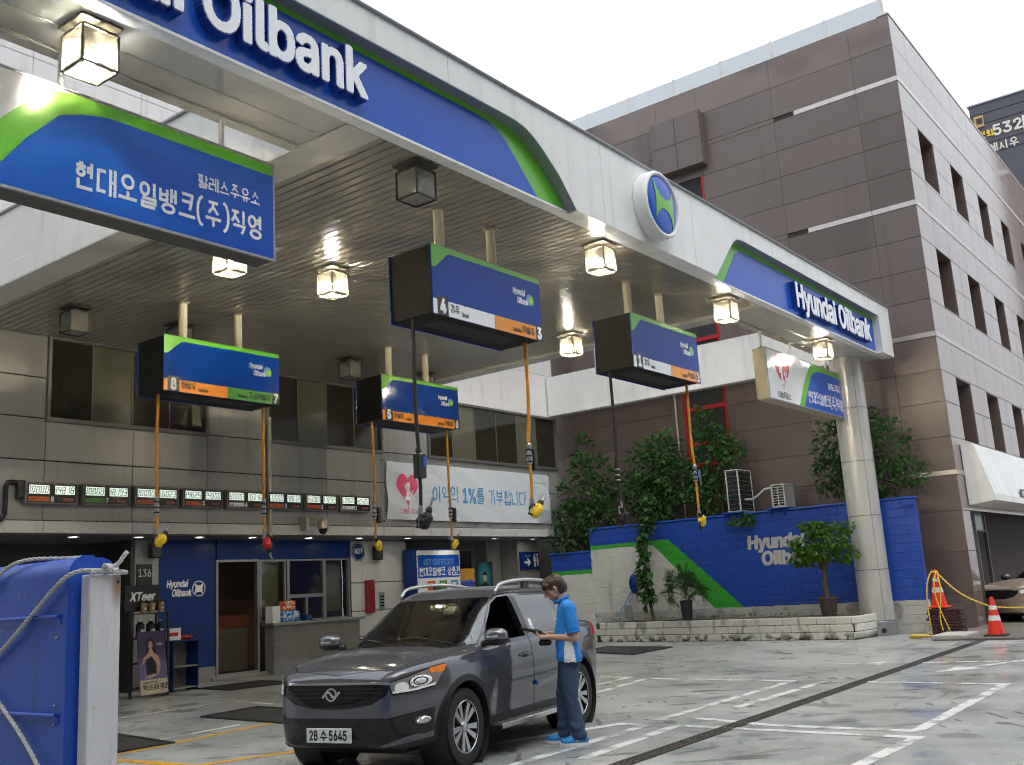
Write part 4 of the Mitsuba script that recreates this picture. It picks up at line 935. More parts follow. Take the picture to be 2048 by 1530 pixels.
# street front
wx = [(26.52 * SB + 3.2 * i * SB - .0 * i, 27.95 * SB + 3.2 * i * SB - .06 * i) for i in range(5)]
wzs = [(11.43, 12.9), (7.97, 9.55), (4.47, 6.12)]
edges = [BX]
for a, b in wx: edges += [a, b]
edges += [46.0]
for r in range(len(rz) - 1):
    z1, z0 = rz[r], rz[r + 1]
    if r in bands:
        for i in range(10): obj('metal_band', cbox(BX + 2 * i, BX + 2 * i + 1.994, BY - .015, BY + .03, z0, z1, .004), 'metal_band', brn)
        continue
    for j in range(len(edges) - 1):
        a, b = edges[j], edges[j + 1]
        iswin = j % 2 == 1
        if iswin and any(z0 < zz_(w1) - .12 and z1 > zz_(w0) + .12 for w0, w1 in wzs): 
            for w0, w1 in wzs:
                w0, w1 = zz_(w0), zz_(w1)
                if z0 < w0 < z1 - .1: obj('stone_panel', cbox(a + .006, b - .006, BY, BY + .03, z0 + .006, w0, .006), 'stone_front', brn)
                if z0 + .1 < w1 < z1: obj('stone_panel', cbox(a + .006, b - .006, BY, BY + .03, w1, z1 - .006, .006), 'stone_front', brn)
            continue
        if z1 < zz_(3.6) and a > BX + .8: continue
        if z1 < zz_(3.6): b = min(b, BX + .75)
        n = 2 if b - a > 1.5 else 1
        for q in range(n):
            u0, u1 = a + (b - a) * q / n, a + (b - a) * (q + 1) / n
            d = rr_.uniform(0, .003)
            obj('stone_panel', cbox(u0 + .006, u1 - .006, BY + d, BY + .03, z0 + .006, z1 - .006, .006), 'stone_front', brn)
scene[core] = mikit.ply(cat([box(BX + .07, 46.8, BY + .62, 22, 0, zz_(15.6)), box(BX + .07, BX + 1.2, BY + .035, BY + .62, 0, zz_(15.6))] + [box(BX + .07, 46.8, BY + .035, BY + .62, zz_(a), zz_(b)) for a, b in ((13.0, 15.6), (9.65, 11.33), (6.22, 7.87), (3.65, 4.37))]), 'joint_brown')
obj('core', box(BX + .031, BX + .069, BY + .04, wy0, 0, zz_(15.6)), 'joint_brown', brn)
for a, b in wx:
    for w0, w1 in wzs:
        z0, z1 = zz_(w0), zz_(w1)
        w = obj('window', box(a - .05, b + .05, BY + .55, BY + .57, z0 - .05, z1 + .05), 'dark_glass', brn)
        for x in (a + .02, b - .02): obj('reveal', box(x - .02, x + .02, BY + .031, BY + .549, z0 - .001, z1 + .001), 'brown_stone', w)
        obj('sill', box(a + .041, b - .041, BY + .031, BY + .549, z0 - .03, z0), 'brown_stone', w)
        obj('head', box(a + .041, b - .041, BY + .031, BY + .549, z1, z1 + .03), 'brown_stone', w)
        obj('frame', ext(ring_poly(sbox(a + .045, z0 + .005, b - .045, z1 - .005), .06), .05, (0, BY + .545, 0), XP, ZP), 'red_frame', w)
# shop front below the awning
aw = obj('awning', ext(Polygon([(0, zz_(2.88)), (-.62, zz_(2.95)), (-.62, zz_(3.1)), (-.30, zz_(4.33)), (0, zz_(4.36))]), 18, (26.62, BY - .02, 0), (0, 1, 0), ZP), 'white_paint', brn)
sl = obj('awning_sign', box(29.6, 31.2, BY - .66, BY - .645, zz_(3.12), zz_(3.32)), 'dark_metal', aw)
obj('awning_lettering', front(tp('SHOP', .1, .9) if False else hp('이화원', .13, .12), 29.75, BY - .661, zz_(3.15)), 'letter_white', sl)
obj('shop_soffit', box(26.7, 44, BY + .04, BY + 1.5, zz_(2.86), zz_(2.9)), 'dark_gap', brn)
gl = obj('shop_glass', box(26.80, 28.3, BY + .34, BY + .352, .08, zz_(2.30)), 'shop_pane', brn)
scene['shop_pane'] = {'type': 'thindielectric', 'int_ior': 2.2}
obj('shop_interior', box(26.72, 44, BY + 1.5, BY + 1.6, .0, zz_(2.85)), 'shop_in', brn)
mat('shop_in', PROC(lambda p, n, uv: MIX((.05, .055, .05), (.22, .24, .23), SS(.55, .8, FB(p.x * 2, p.z * 1.3, 4., 3)))), .5)
obj('frosted_panel', box(26.80, 29.4, BY + .34, BY + .352, zz_(2.34), zz_(2.84)), 'frost_green', brn)
mat('frost_green', (.20, .25, .24), .25)
for x in (26.73, 27.5, 28.32, 29.4): obj('door_post', cbox(x, x + .07, BY + .30, BY + .39, .05, zz_(2.85), .006), 'win_frame', brn)
obj('transom', cbox(26.80, 29.4, BY + .31, BY + .38, zz_(2.30), zz_(2.34), .006), 'win_frame', brn)
obj('shop_plinth', cbox(26.72, 44, BY + .04, BY + .6, .02, .079, .006), 'brown_stone', brn)
# ================================================================ far buildings behind
fb = thing('far_building', 'small brown block with white coping behind the brown office building', 'building')
obj('wall', box(58, 72, 3.0, 7.62, 0, 24.3), 'brown_stone', fb)
obj('coping', cbox(57.8, 72.2, 2.8, 7.8, 24.3, 25.2, .03), 'white_plain', fb)
obj('metal_band', cbox(57.9, 72.1, 2.9, 7.72, 22.2, 22.5, .02), 'metal_band', fb)
obj('street_face', box(58.05, 72, 2.9, 2.999, 0, 24.29), 'stone_front', fb)
fb2 = thing('billboard_building', 'distant dark building carrying big white digits 532 and Korean letters at the right edge', 'building')
FX = 78.
mat('slate_wall', speck((.07, .068, .09), .1, .4), .5)
obj('wall', box(FX, FX + 20, 8.5, 13.95, 0, 35.3), 'slate_wall', fb2)
for i in range(1, 6): obj('wall_groove', box(FX - .03, FX - .001, 8.5, 13.94, 35.3 - i * .8, 35.3 - i * .8 + .05), 'dark_gap', fb2)
obj('roof', box(FX - .1, FX + 20, 8.4, 14.05, 35.301, 35.4), 'grey_metal', fb2)
mat('sign_yellow', (.75, .48, .02), .5); mat('sign_cream', (.62, .60, .52), .5); mat('sign_tan', (.48, .30, .13), .5)
obj('sign_digits', sidew(tp('532', .80, 1.0, .02), FX - .035, 12.55, 32.55, .03), 'sign_cream', fb2)
obj('sign_lettering', sidew(hp('전화', .50, .2, .9), FX - .035, 13.55, 32.6, .03), 'sign_yellow', fb2)
obj('sign_lettering', sidew(hp('가예시우', .62, .16, .95, .2), FX - .035, 13.7, 31.35, .03), 'sign_cream', fb2)
vent = obj('louvre', box(FX - .12, FX - .001, 13.05, 13.7, 33.5, 34.4), 'sign_tan', fb2)
for i in range(4): obj('louvre_blade', box(FX - .16, FX - .121, 13.12, 13.55, 33.75 + i * .12, 33.82 + i * .12), 'dark_gap', vent)

# ================================================================ painted block wall and planter
WX = 24.55
def mural(p, n, uv):
    y, z = p.y + .02 * (N(p.y * 9, p.z * 9) - .5), p.z + .02 * (N(p.y * 8, p.z * 9, 4.) - .5)
    zu = dr.minimum(2.645, .76 + (y - 11.5) * .917); zl = dr.minimum(2.525, .74 + (y - 12.34) * 1.06)
    low = y > 16.1
    zu = dr.select(low, 1.985, zu); zl = dr.select(low, 1.865, zl)
    a = FB(p.y * 2.2, p.z * 2.2, 1.5, 3)
    white = MIX((.46, .46, .43), (.60, .60, .57), a)
    white = MIX(white, (.22, .21, .19), SS(.58, .8, FB(p.y * 6, 2.2, p.z * .8, 3)) * .45)
    blue = MIX((.008, .05, .30), (.012, .065, .36), a); green = mi.Color3f(.035, .30, .03)
    c = dr.select(z > zu, blue, dr.select(z > zl, green, white))
    base = MIX((.34, .34, .33), (.48, .48, .46), a)
    return dr.select((z < .75) & ~low, MIX(base, (.16, .15, .14), SS(.55, .75, FB(p.y * 5, p.z * 6, 8.8, 3)) * .6), c)
mat('mural', PROC(mural), .42)
wall = thing('retaining_wall', 'concrete block wall painted blue with a green stripe over white, carrying grey company lettering', 'wall')
obj('mortar', cat([box(WX + .012, WX + .2, 6.92, 16.12, 0, 3.08), box(WX + .012, WX + .2, 16.121, 17.2, 0, 2.44)]), 'mural', wall)
bl_, bh_ = .46, .206
blk = mikit.ply(cbox(0, .05, .0035, bl_ - .0035, .0035, bh_ - .0035, .008), 'mural')
half = mikit.ply(cbox(0, .05, .0035, bl_ / 2 - .0035, .0035, bh_ - .0035, .008), 'mural')
rb = random.Random(5)
for r in range(15):
    y = 6.92; i = 0
    while y < 16.1:
        h = (r % 2 == 1 and i == 0) or y + bl_ > 16.2
        obj('block', half if h else blk, None, wall, to_world=T().translate((WX + rb.uniform(-.003, .002), y, r * bh_)))
        y += bl_ / 2 if h else bl_; i += 1
for r in range(11):
    for i in range(3): obj('block', blk, None, wall, to_world=T().translate((WX + rb.uniform(-.003, .002), 16.15 + i * bl_ - (.2 if r % 2 and i else 0) * 0, r * bh_ + .19)))
obj('coping', cbox(WX - .03, WX + .24, 6.88, 16.14, 3.091, 3.15, .02), 'blue_cap', wall)
obj('coping', cbox(WX - .03, WX + .24, 16.145, 17.6, 2.461, 2.52, .02), 'blue_cap', wall)
mat('blue_cap', (.012, .07, .36), .3)
mat('mural_grey', speck((.42, .43, .42), .1, 9.), .6)
obj('painted_lettering', sidew(affinity.scale(tp('Hyundai', .315, .72, .05, 4), 1.55 / tp('Hyundai', .315, .72, .03, 4).bounds[2], 1, origin=(0, 0)), WX - .0035, 11.23, 2.21, .004), 'mural_grey', wall)
obj('painted_lettering', sidew(affinity.scale(tp('Oilbank', .315, .72, .05, 4), 1.5 / tp('Oilbank', .315, .72, .03, 4).bounds[2], 1, origin=(0, 0)), WX - .0035, 10.88, 1.79, .004), 'mural_grey', wall)
obj('steel_bracket', tube([(WX - .04, 7.25, 3.16), (WX - .04, 7.25, 2.95), (WX - .04, 6.93, 2.95), (WX - .04, 6.93, 3.1)], .014, 6), 'blue_cap', wall)
pl = thing('planter', 'low white painted block planter with mossy mortar joints in front of the blue wall', 'planter')
p0, p1 = np.array([22.75, 8.12]), np.array([23.62, 15.5])
pu = (p1 - p0) / np.linalg.norm(p1 - p0); pL = np.linalg.norm(p1 - p0); pang = math.degrees(math.atan2(pu[1], pu[0]))
def plwhite(p, n, uv):
    a = FB(p.y * 3, p.z * 5, p.x, 3)
    c = MIX((.50, .50, .45), (.64, .64, .58), a)
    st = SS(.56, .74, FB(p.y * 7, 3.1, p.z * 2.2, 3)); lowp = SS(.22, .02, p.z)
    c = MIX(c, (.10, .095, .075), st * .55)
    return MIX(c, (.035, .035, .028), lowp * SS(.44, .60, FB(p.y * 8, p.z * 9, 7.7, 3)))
mat('planter_paint', PROC(plwhite), .5)
PB = T().translate((p0[0], p0[1], 0)).rotate((0, 0, 1), pang)
obj('core', cat([box(.02, pL, -1.0, -.03, 0, .50)]), 'moss_dark', pl, to_world=PB)
mat('moss_dark', speck((.045, .042, .032), .3, 9.), .8)
pbk = mikit.ply(cbox(.006, .424, -.10, 0.0, .006, .166, .012), 'planter_paint')
for r in range(3):
    for i in range(int(pL / .43) + 1):
        x = i * .43 - (.2 if r == 1 else 0)
        if x < -.01: x = 0.0
        if x + .42 > pL + .1: continue
        obj('block', pbk, None, pl, to_world=PB @ T().translate((x, rb.uniform(-.004, .006), r * .172)))
ebk = mikit.ply(cbox(-.08, .0, .006, .424, .006, .166, .012), 'planter_paint')
for r in range(3):
    for i in range(4): obj('block', ebk, None, pl, to_world=PB @ T().translate((-.004, -.52 - i * .43 + (.0 if r % 2 else .09), r * .172)))
def soil(p, n, uv): return MIX((.035, .028, .02), (.09, .075, .05), FB(p.x * 8, p.y * 8, 1., 3))
mat('soil', PROC(soil), .9)
gx, gy = np.meshgrid(np.linspace(.0, pL, 60), np.linspace(-1.0, -.09, 9), indexing='ij')
gzz = .495 + .05 * meshkit.fbm(np.stack([gx * 2.2, gy * 3, gx * 0], -1), 3)
f = [[i * 9 + j, i * 9 + j + 1, (i + 1) * 9 + j + 1, (i + 1) * 9 + j] for i in range(59) for j in range(8)]
so = obj('soil', (np.stack([gx, gy, gzz], -1).reshape(-1, 3), np.array(f)), 'soil', pl, True, to_world=PB)

# ================================================================ plants
def leafy(p, n, uv):
    h = CR(p.x * 9, p.y * 9, p.z * 9); a = FB(p.x * 1.7, p.y * 1.7, p.z * 1.7, 2)
    return MIX((.026, .070, .022), (.080, .165, .052), .5 * h + .5 * a)
def leafy2(p, n, uv):
    h = CR(p.x * 9, p.y * 9, p.z * 9); a = FB(p.x * 2.7, p.y * 2.7, p.z * 2.7, 2)
    return MIX((.03, .085, .012), (.12, .24, .035), .5 * h + .5 * a)
for nm, fn in (('leaf_dark', leafy), ('leaf_light', leafy2)):
    scene[nm] = {'type': 'principledthin', 'base_color': PROC(fn), 'roughness': .38, 'diff_trans': .5, 'spec_trans': 0.0, 'eta': 1.4}
mat('bark', speck((.08, .06, .045), .3, 14.), .8)
def leaves(pts, nrm, size, rg, aspect=.55, droop=.3):
    """folded pointed leaves, 4 triangles each"""
    n = len(pts)
    d = nrm + rg.normal(0, .45, (n, 3)); d[:, 2] -= droop; d /= np.linalg.norm(d, axis=1, keepdims=True)
    s = np.cross(d, rg.normal(0, 1, (n, 3)) * .5 + [0, 0, 1.]); s /= np.linalg.norm(s, axis=1, keepdims=True)
    up = np.cross(s, d)
    L = size * rg.uniform(.45, 1.35, n)[:, None]; W = L * aspect / 2
    base = pts - d * L * .3
    v = np.stack([base, base + d * L * .45 + s * W + up * W * .35, base + d * L * .45, base + d * L * .45 - s * W + up * W * .35, base + d * L], 1)
    f = np.array([[0, 2, 1], [0, 3, 2], [1, 2, 4], [2, 3, 4]])
    return trimesh.Trimesh(v.reshape(-1, 3), (f[None] + 5 * np.arange(n)[:, None, None]).reshape(-1, 3), process=False)
def crown(blobs, n, size, seed, **k):
    rg = np.random.default_rng(seed)
    w = np.array([b[3] * b[4] * b[5] for b in blobs]) ** (2 / 3); w /= w.sum()
    P, D = [], []
    for b, q in zip(blobs, w):
        m = max(8, int(n * q))
        d = rg.normal(0, 1, (m, 3)); d /= np.linalg.norm(d, axis=1, keepdims=True)
        r = rg.uniform(.25, 1.0, m)[:, None] ** .5
        r *= .75 + .5 * meshkit.fbm(d * 1.6 + seed + np.array(b[:3]), 3)[:, None]
        P.append(np.array(b[:3]) + d * r * np.array(b[3:6])); D.append(d)
    return leaves(np.vstack(P), np.vstack(D), size, rg, **k)
def branches(base, blobs, r, rg):
    ms = []
    for b in blobs:
        e = np.array(b[:3]); s = np.array(base); m = (s + e) / 2 + rg.normal(0, .12, 3)
        ms.append(tube([s, s + (m - s) * .5 + [0, 0, .08], m, e], [r, r * .8, r * .55, r * .25], 7))
    return ms
def shrub(name, label, base, blobs, n, size, seed, m='leaf_dark', group=None, r=.045, catg='shrub', **k):
    t_ = thing(name, label, catg, group)
    rg = np.random.default_rng(seed)
    br = branches(base, blobs, r, rg)
    obj('trunk', br[0], 'bark', t_, 60)
    for b in br[1:]: obj('branch', b, 'bark', t_, 60)
    obj('crown', crown(blobs, n, size, seed, **k), m, t_)
    return t_
G_ = 'leafy shrubs growing behind the painted wall'
shrub('leafy_shrub', 'leafy dark green shrub behind the wall next to the station corner', (25.2, 16.5, 2.2), [(25.1, 16.5, 4.3, .7, .85, 1.1), (25.0, 16.9, 3.4, .6, .7, .8), (25.1, 15.9, 4.6, .6, .6, .7), (25.2, 16.55, 5.5, .35, .35, .6), (25.0, 16.1, 3.4, .6, .7, .7), (24.9, 17.1, 2.8, .5, .6, .6)], 1500, .21, 1, group=G_)
shrub('leafy_shrub', 'leafy dark green shrub behind the wall, in the middle above the climbing vine', (25.2, 14.1, 2.6), [(25.1, 14.2, 4.7, .65, .8, .9), (25.1, 14.5, 3.9, .6, .9, .7), (25.0, 13.7, 5.1, .5, .6, .6), (25.1, 13.5, 4.2, .5, .7, .7), (24.9, 14.0, 3.5, .5, .6, .5)], 1500, .22, 2, group=G_)
shrub('leafy_shrub', 'tall leafy shrub behind the wall in front of the red framed window', (25.2, 12.2, 2.6), [(25.1, 12.3, 4.7, .6, .75, .9), (25.1, 12.4, 5.7, .4, .4, .6), (25.0, 11.7, 4.9, .5, .5, .5), (25.0, 12.7, 4.1, .6, .6, .7), (25.0, 12.2, 3.7, .6, .8, .6), (25.1, 12.0, 5.2, .4, .5, .5)], 1700, .17, 3, 'leaf_dark', G_)
shrub('leafy_shrub', 'dense dark shrub behind the blue wall and the round pillar', (25.2, 8.3, 2.6), [(25.1, 8.6, 4.6, .65, .85, .9), (25.0, 7.6, 4.4, .6, .8, .8), (25.1, 8.2, 5.1, .5, .7, .6), (25.0, 9.0, 3.9, .5, .5, .6), (25.0, 7.0, 3.7, .5, .45, .4), (25.0, 8.1, 3.6, .6, .8, .6)], 2200, .16, 4, group=G_)
# climbing vine in the planter
t_ = thing('climbing_vine', 'climbing vine with large hanging leaves on a thin leaning trunk in the planter', 'vine')
tr = [(23.55, 13.62, .5), (23.6, 13.72, 1.0), (23.7, 13.86, 1.6), (23.95, 13.95, 2.4), (24.3, 13.98, 3.2), (24.6, 13.95, 3.9)]
obj('trunk', tube(tr, [.05, .045, .04, .035, .03, .02], 8), 'bark', t_, 60)
rg = np.random.default_rng(21)
q = rg.uniform(.22, 1.0, 230); idx = q * 5
cx = np.stack([np.interp(idx, range(6), [a[i] for a in tr]) for i in range(3)], 1)
off = rg.normal(0, 1, (230, 3)); off /= np.linalg.norm(off, axis=1, keepdims=True); off[:, 0] = -abs(off[:, 0])
wd = np.interp(q, [.2, .35, .45, .7, 1], [.20, .22, .12, .17, .25])[:, None]
obj('foliage', leaves(cx + off * wd * rg.uniform(.4, 1.3, (230, 1)), off, .24, rg, aspect=.8, droop=.8), 'leaf_dark', t_)
# palm in a tall pot
k = thing('potted_palm', 'spiky lady palm in a tall dark pot on the planter', 'potted plant')
pc = np.array([23.4, 12.55, .5])
obj('pot', lathe([(.10, .50), (.12, .50), (.17, 1.02), (.16, 1.02), (.14, .98), (0, .97)], 20, (pc[0], pc[1], 0)), 'pot_dark', k, 40)
mat('pot_dark', (.02, .022, .03), .4)
rg = np.random.default_rng(5)
for i in range(64):
    a = rg.uniform(0, 2 * math.pi); el = rg.uniform(-.35, 1.45); Ls = rg.uniform(.28, .50)
    d = np.array([math.cos(a) * math.cos(el), math.sin(a) * math.cos(el), math.sin(el)])
    s0 = pc + [0, 0, .52 + rg.uniform(0, .42)]; tip = s0 + d * Ls
    ms = [tube([s0, (s0 + tip) / 2 + [0, 0, .03], tip], [.007, .006, .005], 4)]
    sd = np.cross(d, [0, 0, 1.]); sd /= np.linalg.norm(sd); rl = rg.uniform(-1.2, 1.2); sd = sd * math.cos(rl) + np.cross(d, sd) * math.sin(rl)
    for q in np.linspace(-1.25, 1.25, 8):
        dd2 = d * math.cos(q) + sd * math.sin(q); dd2 = dd2 + [0, 0, -.18]; dd2 /= np.linalg.norm(dd2)
        w = np.cross(dd2, [.2, .1, 1.]); w /= np.linalg.norm(w); Lf = rg.uniform(.2, .3)
        m = trimesh.Trimesh([tip, tip + dd2 * Lf * .5 + w * .016, tip + dd2 * Lf + [0, 0, -.04], tip + dd2 * Lf * .5 - w * .016], [[0, 1, 2], [0, 2, 3]], process=False)
        ms.append(m)
    obj('frond', cat(ms), 'leaf_dark', k)
# potted tree by the pillar
k = thing('potted_tree', 'small bright green tree in a brown pot on the planter, before the grey lettering', 'potted plant')
pt = np.array([23.35, 8.82])
obj('pot', lathe([(.14, .50), (.16, .50), (.215, .88), (.235, .89), (.235, .95), (.205, .95), (.19, .90), (0, .89)], 24, (*pt, 0)), 'pot_brown', k, 40)
mat('pot_brown', (.05, .035, .03), .6)
rg = np.random.default_rng(9)
tb = [(23.25, 9.2, 2.15, .35, .42, .22), (23.3, 8.5, 2.2, .35, .42, .22), (23.4, 8.85, 2.5, .36, .4, .2), (23.2, 8.9, 1.95, .35, .5, .22), (23.45, 8.35, 1.9, .3, .36, .22), (23.45, 9.35, 1.85, .3, .3, .2), (23.4, 9.1, 2.62, .2, .3, .1), (23.4, 8.25, 2.5, .25, .25, .14)]
obj('trunk', tube([(*pt, .88), (pt[0], pt[1] + .03, 1.25), (pt[0], pt[1] - .01, 1.6), (pt[0], pt[1] + .03, 1.9)], [.075, .055, .05, .035], 9), 'bark', k, 60)
for b in tb: obj('branch', branches((pt[0], pt[1], 1.5), [b], .03, rg)[0], 'bark', k, 60)
obj('crown', crown(tb, 2100, .135, 11, aspect=.42, droop=.7), 'leaf_light', k)
k = thing('fern_tuft', 'green fern tuft hanging over the blue wall below the tall cooling unit', 'fern')
obj('foliage', crown([(24.45, 11.3, 2.92, .12, .36, .12), (24.48, 11.1, 3.0, .1, .25, .12)], 110, .15, 31, aspect=.4, droop=.6), 'leaf_light', k)
k = thing('weeds', 'low weeds growing along the soil of the planter', 'weeds'); labels[k]['kind'] = 'stuff'; del labels[k]['category']
wp = rg.uniform(0, 1, (160, 2)); wp = np.stack([p0[0] + pu[0] * wp[:, 0] * pL + .12 + .5 * wp[:, 1], p0[1] + pu[1] * wp[:, 0] * pL, np.full(160, .57)], 1)
obj('leaves', leaves(wp, np.tile([0, 0, 1.], (160, 1)), .10, rg, aspect=.25, droop=-.3), 'leaf_light', k)
# mop and brush
k = thing('brush', 'blue long handled brush leaning against the white part of the wall', 'brush')
obj('handle', cyl((23.62, 14.86, .52), (24.42, 14.66, 1.45), .016, 8), 'brush_blue', k)
mat('brush_blue', (.06, .16, .38), .5)
q = trimesh.creation.icosphere(3, 1.); q.vertices *= (.10, .15, .26); q.vertices += q.vertices * ((meshkit.fbm(q.vertices * 30, 2)[:, None] - .5) * .35); q.apply_translation((24.36, 14.62, 1.50))
obj('head', q, 'office_blue', k, 60)
k = thing('dust_pan', 'grey dustpan standing on the planter beside the blue brush', 'dustpan')
obj('pan', cbox(23.75, 23.95, 14.5, 14.75, .53, .56, .008), 'grey_metal', k); obj('back', cbox(23.93, 23.96, 14.5, 14.75, .561, .95, .008), 'grey_metal', k); obj('handle', cyl((23.94, 14.62, .9), (24.1, 14.62, 1.1), .014, 8), 'brush_blue', k)

# ================================================================ cooling units on the wall
mat('ac_white', speck((.55, .55, .52), .06, 5., .3), .4)
mat('coil_dark', (.018, .022, .024), .4, .5, .3)
def ac(label, y0, y1, z0, z1, x1, dark):
    k = thing('cooling_unit', label, 'air conditioner')
    x0 = 24.62
    obj('case', cbox(x0 + .02, x1, y0 + .015, y1 - .015, z0 + .02, z1 - .03, .01), 'coil_dark' if dark else 'ac_white', k)
    obj('top', cbox(x0, x1 + .02, y0, y1, z1 - .03, z1, .012), 'ac_white', k)
    obj('base', cbox(x0, x1 + .02, y0, y1, z0, z0 + .02, .006), 'ac_white', k)
    for x in (x0, x1 - .02):
        for y in (y0, y1 - .035): obj('post', cbox(x, x + .035, y, y + .035, z0 + .021, z1 - .031, .006), 'ac_white', k)
    if dark:
        for i in range(9):
            z = z0 + .08 + i * (z1 - z0 - .14) / 8
            obj('guard_wire', tube([(x0 + .012, y0 + .03, z), (x0 + .012, y1 - .03, z)], .004, 5), 'grey_metal', k); obj('guard_wire', tube([(x0 + .03, y0 + .01, z), (x1, y0 + .01, z)], .004, 5), 'grey_metal', k)
    else:
        obj('coil', box(x0 + .012, x0 + .0199, y0 + .04, y1 - .04, z0 + .03, z1 - .07), 'coil_dark', k)
        for i in range(8): obj('grille_bar', box(x0 + .002, x0 + .0119, y0 + .036, y1 - .036, z0 + .03 + i * .068, z0 + .045 + i * .068), 'ac_white', k)
        obj('grille_bar', box(x0 + .001, x0 + .0118, (y0 + y1) / 2 - .01, (y0 + y1) / 2 + .01, z0 + .03, z1 - .07), 'ac_white', k)
        obj('hand_hold', box(x0 - .004, x0 + .0009, y0 + .06, y1 - .06, z1 - .062, z1 - .035), 'black_paint', k)
    b = thing('wall_bracket', 'blue steel bracket under the ' + ('tall' if dark else 'small') + ' cooling unit on the wall', 'bracket')
    obj('plate', cbox(24.42, x1 + .05, y0 - .1, y1 + .1, 3.16, 3.195, .006), 'blue_cap', b)
    for y in (y0, y1): obj('strut', tube([(24.46, y, 3.155), (24.54, y, 2.98)], .014, 6), 'blue_cap', b)
ac('tall dark cooling unit with white corner posts standing on the blue wall', 11.33, 11.70, 3.205, 4.32, 25.45, True)
ac('small white air conditioner with a square grille standing on the blue wall', 10.10, 10.46, 3.205, 3.80, 25.25, False)
k = thing('refrigerant_pipe', 'white bent pipe linking the two cooling units on the wall', 'pipe')
obj('pipe', tube([(24.9, 11.32, 3.52), (24.85, 11.1, 3.50), (24.8, 10.9, 3.58), (24.78, 10.7, 3.72), (24.78, 10.47, 3.74)], .028, 8), 'ac_white', k, 60)
k = thing('wall_pipe', 'thin pale pipe running down the brown wall beside the shrubs', 'pipe')
obj('pipe', cyl((25.9, 13.65, 3.0), (25.9, 13.65, 7.3), .03, 8), 'pale_pipe', k, 40)
# ================================================================ cones, stump, rope
mat('cone_red', (.72, .035, .018), .4); mat('cone_white', (.66, .66, .66), .45); mat('rope_yellow', (.66, .44, .05), .6)
def cone(label, x, y, z, h=.80):
    k = thing('traffic_cone', label, 'traffic cone', 'red traffic cones by the brown building')
    obj('base', cbox(x - .21, x + .21, y - .21, y + .21, z, z + .035, .012), 'black_matte' if z < .3 else 'cone_red', k)
    r = lambda q: .17 - (.17 - .035) * q
    segs = [(.036 / h, .40, 'cone_red', 'body'), (.40, .53, 'cone_white', 'reflective_band'), (.53, .68, 'cone_red', 'body'), (.68, .79, 'cone_white', 'reflective_band'), (.79, 1., 'cone_red', 'body')]
    for a, b, m, nm in segs:
        e = .004 if m == 'cone_white' else 0
        pr = [(r(a) + e, z + a * h), (r(b) + e, z + b * h)]
        if nm == 'body' and b == 1.: pr += [(.02, z + h + .01), (0, z + h + .01)]
        obj(nm, lathe(pr, 28, (x, y, 0)), m, k, 40)
    return k
cone('red traffic cone with two white bands standing on the pavement before the gold car', 22.45, 5.08, .05, .76)
cone('red traffic cone raised on the brick stump and hung with yellow rope', 23.6, 6.42, .60, .82)
st = thing('brick_stump', 'broken stump of dark red bricks under the raised traffic cone', 'brick stump')
mat('brick_dark', speck((.055, .022, .022), .35, 11.), .75)
obj('mortar', box(23.44, 23.80, 6.0, 6.62, .0, .575), 'black_matte', st)
for r in range(9):
    y = 6.62 + rb.uniform(.0, .12) * (1 if r % 2 else .5)
    while y > 5.98:
        w = .17
        obj('brick', cbox(23.405 + rb.uniform(-.01, .012), 23.83, max(y - w + .006, 5.95), y - .004, r * .065 + .004, r * .065 + .059, .008), 'brick_dark', st)
        y -= w
k = thing('concrete_slab', 'flat grey concrete slab lying on the ground before the brick stump', 'slab')
q = cbox(22.0, 23.2, 5.62, 6.28, .002, .10, .02); obj('slab', q, 'concrete', k, to_world=T().translate((.1, 0, 0)))
def rope_mesh(pts, r, n=40, wob=0.):
    p = np.array(pts, float); t = np.linspace(0, 1, n); tt = np.linspace(0, 1, len(p))
    from scipy.interpolate import CubicSpline
    c = CubicSpline(tt, p)(t)
    s = np.linspace(0, np.linalg.norm(np.diff(c, axis=0), axis=1).sum() / (r * 7), n)
    rr = r * (1 + .22 * np.sin(s * 2 * math.pi))
    return tube(c, rr, 7)
k = thing('yellow_rope', 'yellow barrier rope slung between the two traffic cones with a heap on the ground', 'rope')
c2, c1 = (23.6, 6.42, 1.40), (22.45, 5.08, .62)
obj('rope', rope_mesh([c2, (23.3, 6.07, 1.08), (22.95, 5.68, .83), c1], .016, 110), 'rope_yellow', k, 60)
obj('rope', rope_mesh([c1, (22.5, 4.6, .585), (22.6, 4.1, .60), (22.7, 3.5, .70)], .016, 90), 'rope_yellow', k, 60)
obj('rope', rope_mesh([(23.57, 6.47, 1.40), (23.38, 6.58, 1.0), (23.36, 6.60, .5), (23.3, 6.58, .02)], .014, 110), 'rope_yellow', k, 60)
obj('rope', rope_mesh([(23.55, 6.36, 1.40), (23.37, 6.42, .95), (23.35, 6.33, .5), (23.30, 6.2, .12)], .014, 110), 'rope_yellow', k, 60)
obj('rope', rope_mesh([(23.56, 6.38, 1.40), (23.38, 6.30, .9), (23.36, 6.36, .5), (23.30, 6.33, .12)], .014, 110), 'rope_yellow', k, 60)
an = np.linspace(0, 9 * math.pi, 70)
obj('heap', tube(np.stack([22.55 + (.07 + .05 * np.sin(an * .37)) * np.cos(an), 6.62 + (.18 + .05 * np.cos(an * .53)) * np.sin(an), .03 + .05 * np.abs(np.sin(an * .23))], 1), .02, 6), 'rope_yellow', k, 60)
obj('knot', trimesh.creation.torus(.05, .022, 14, 8).apply_translation((23.6, 6.42, 1.37)), 'rope_yellow', k, 60)

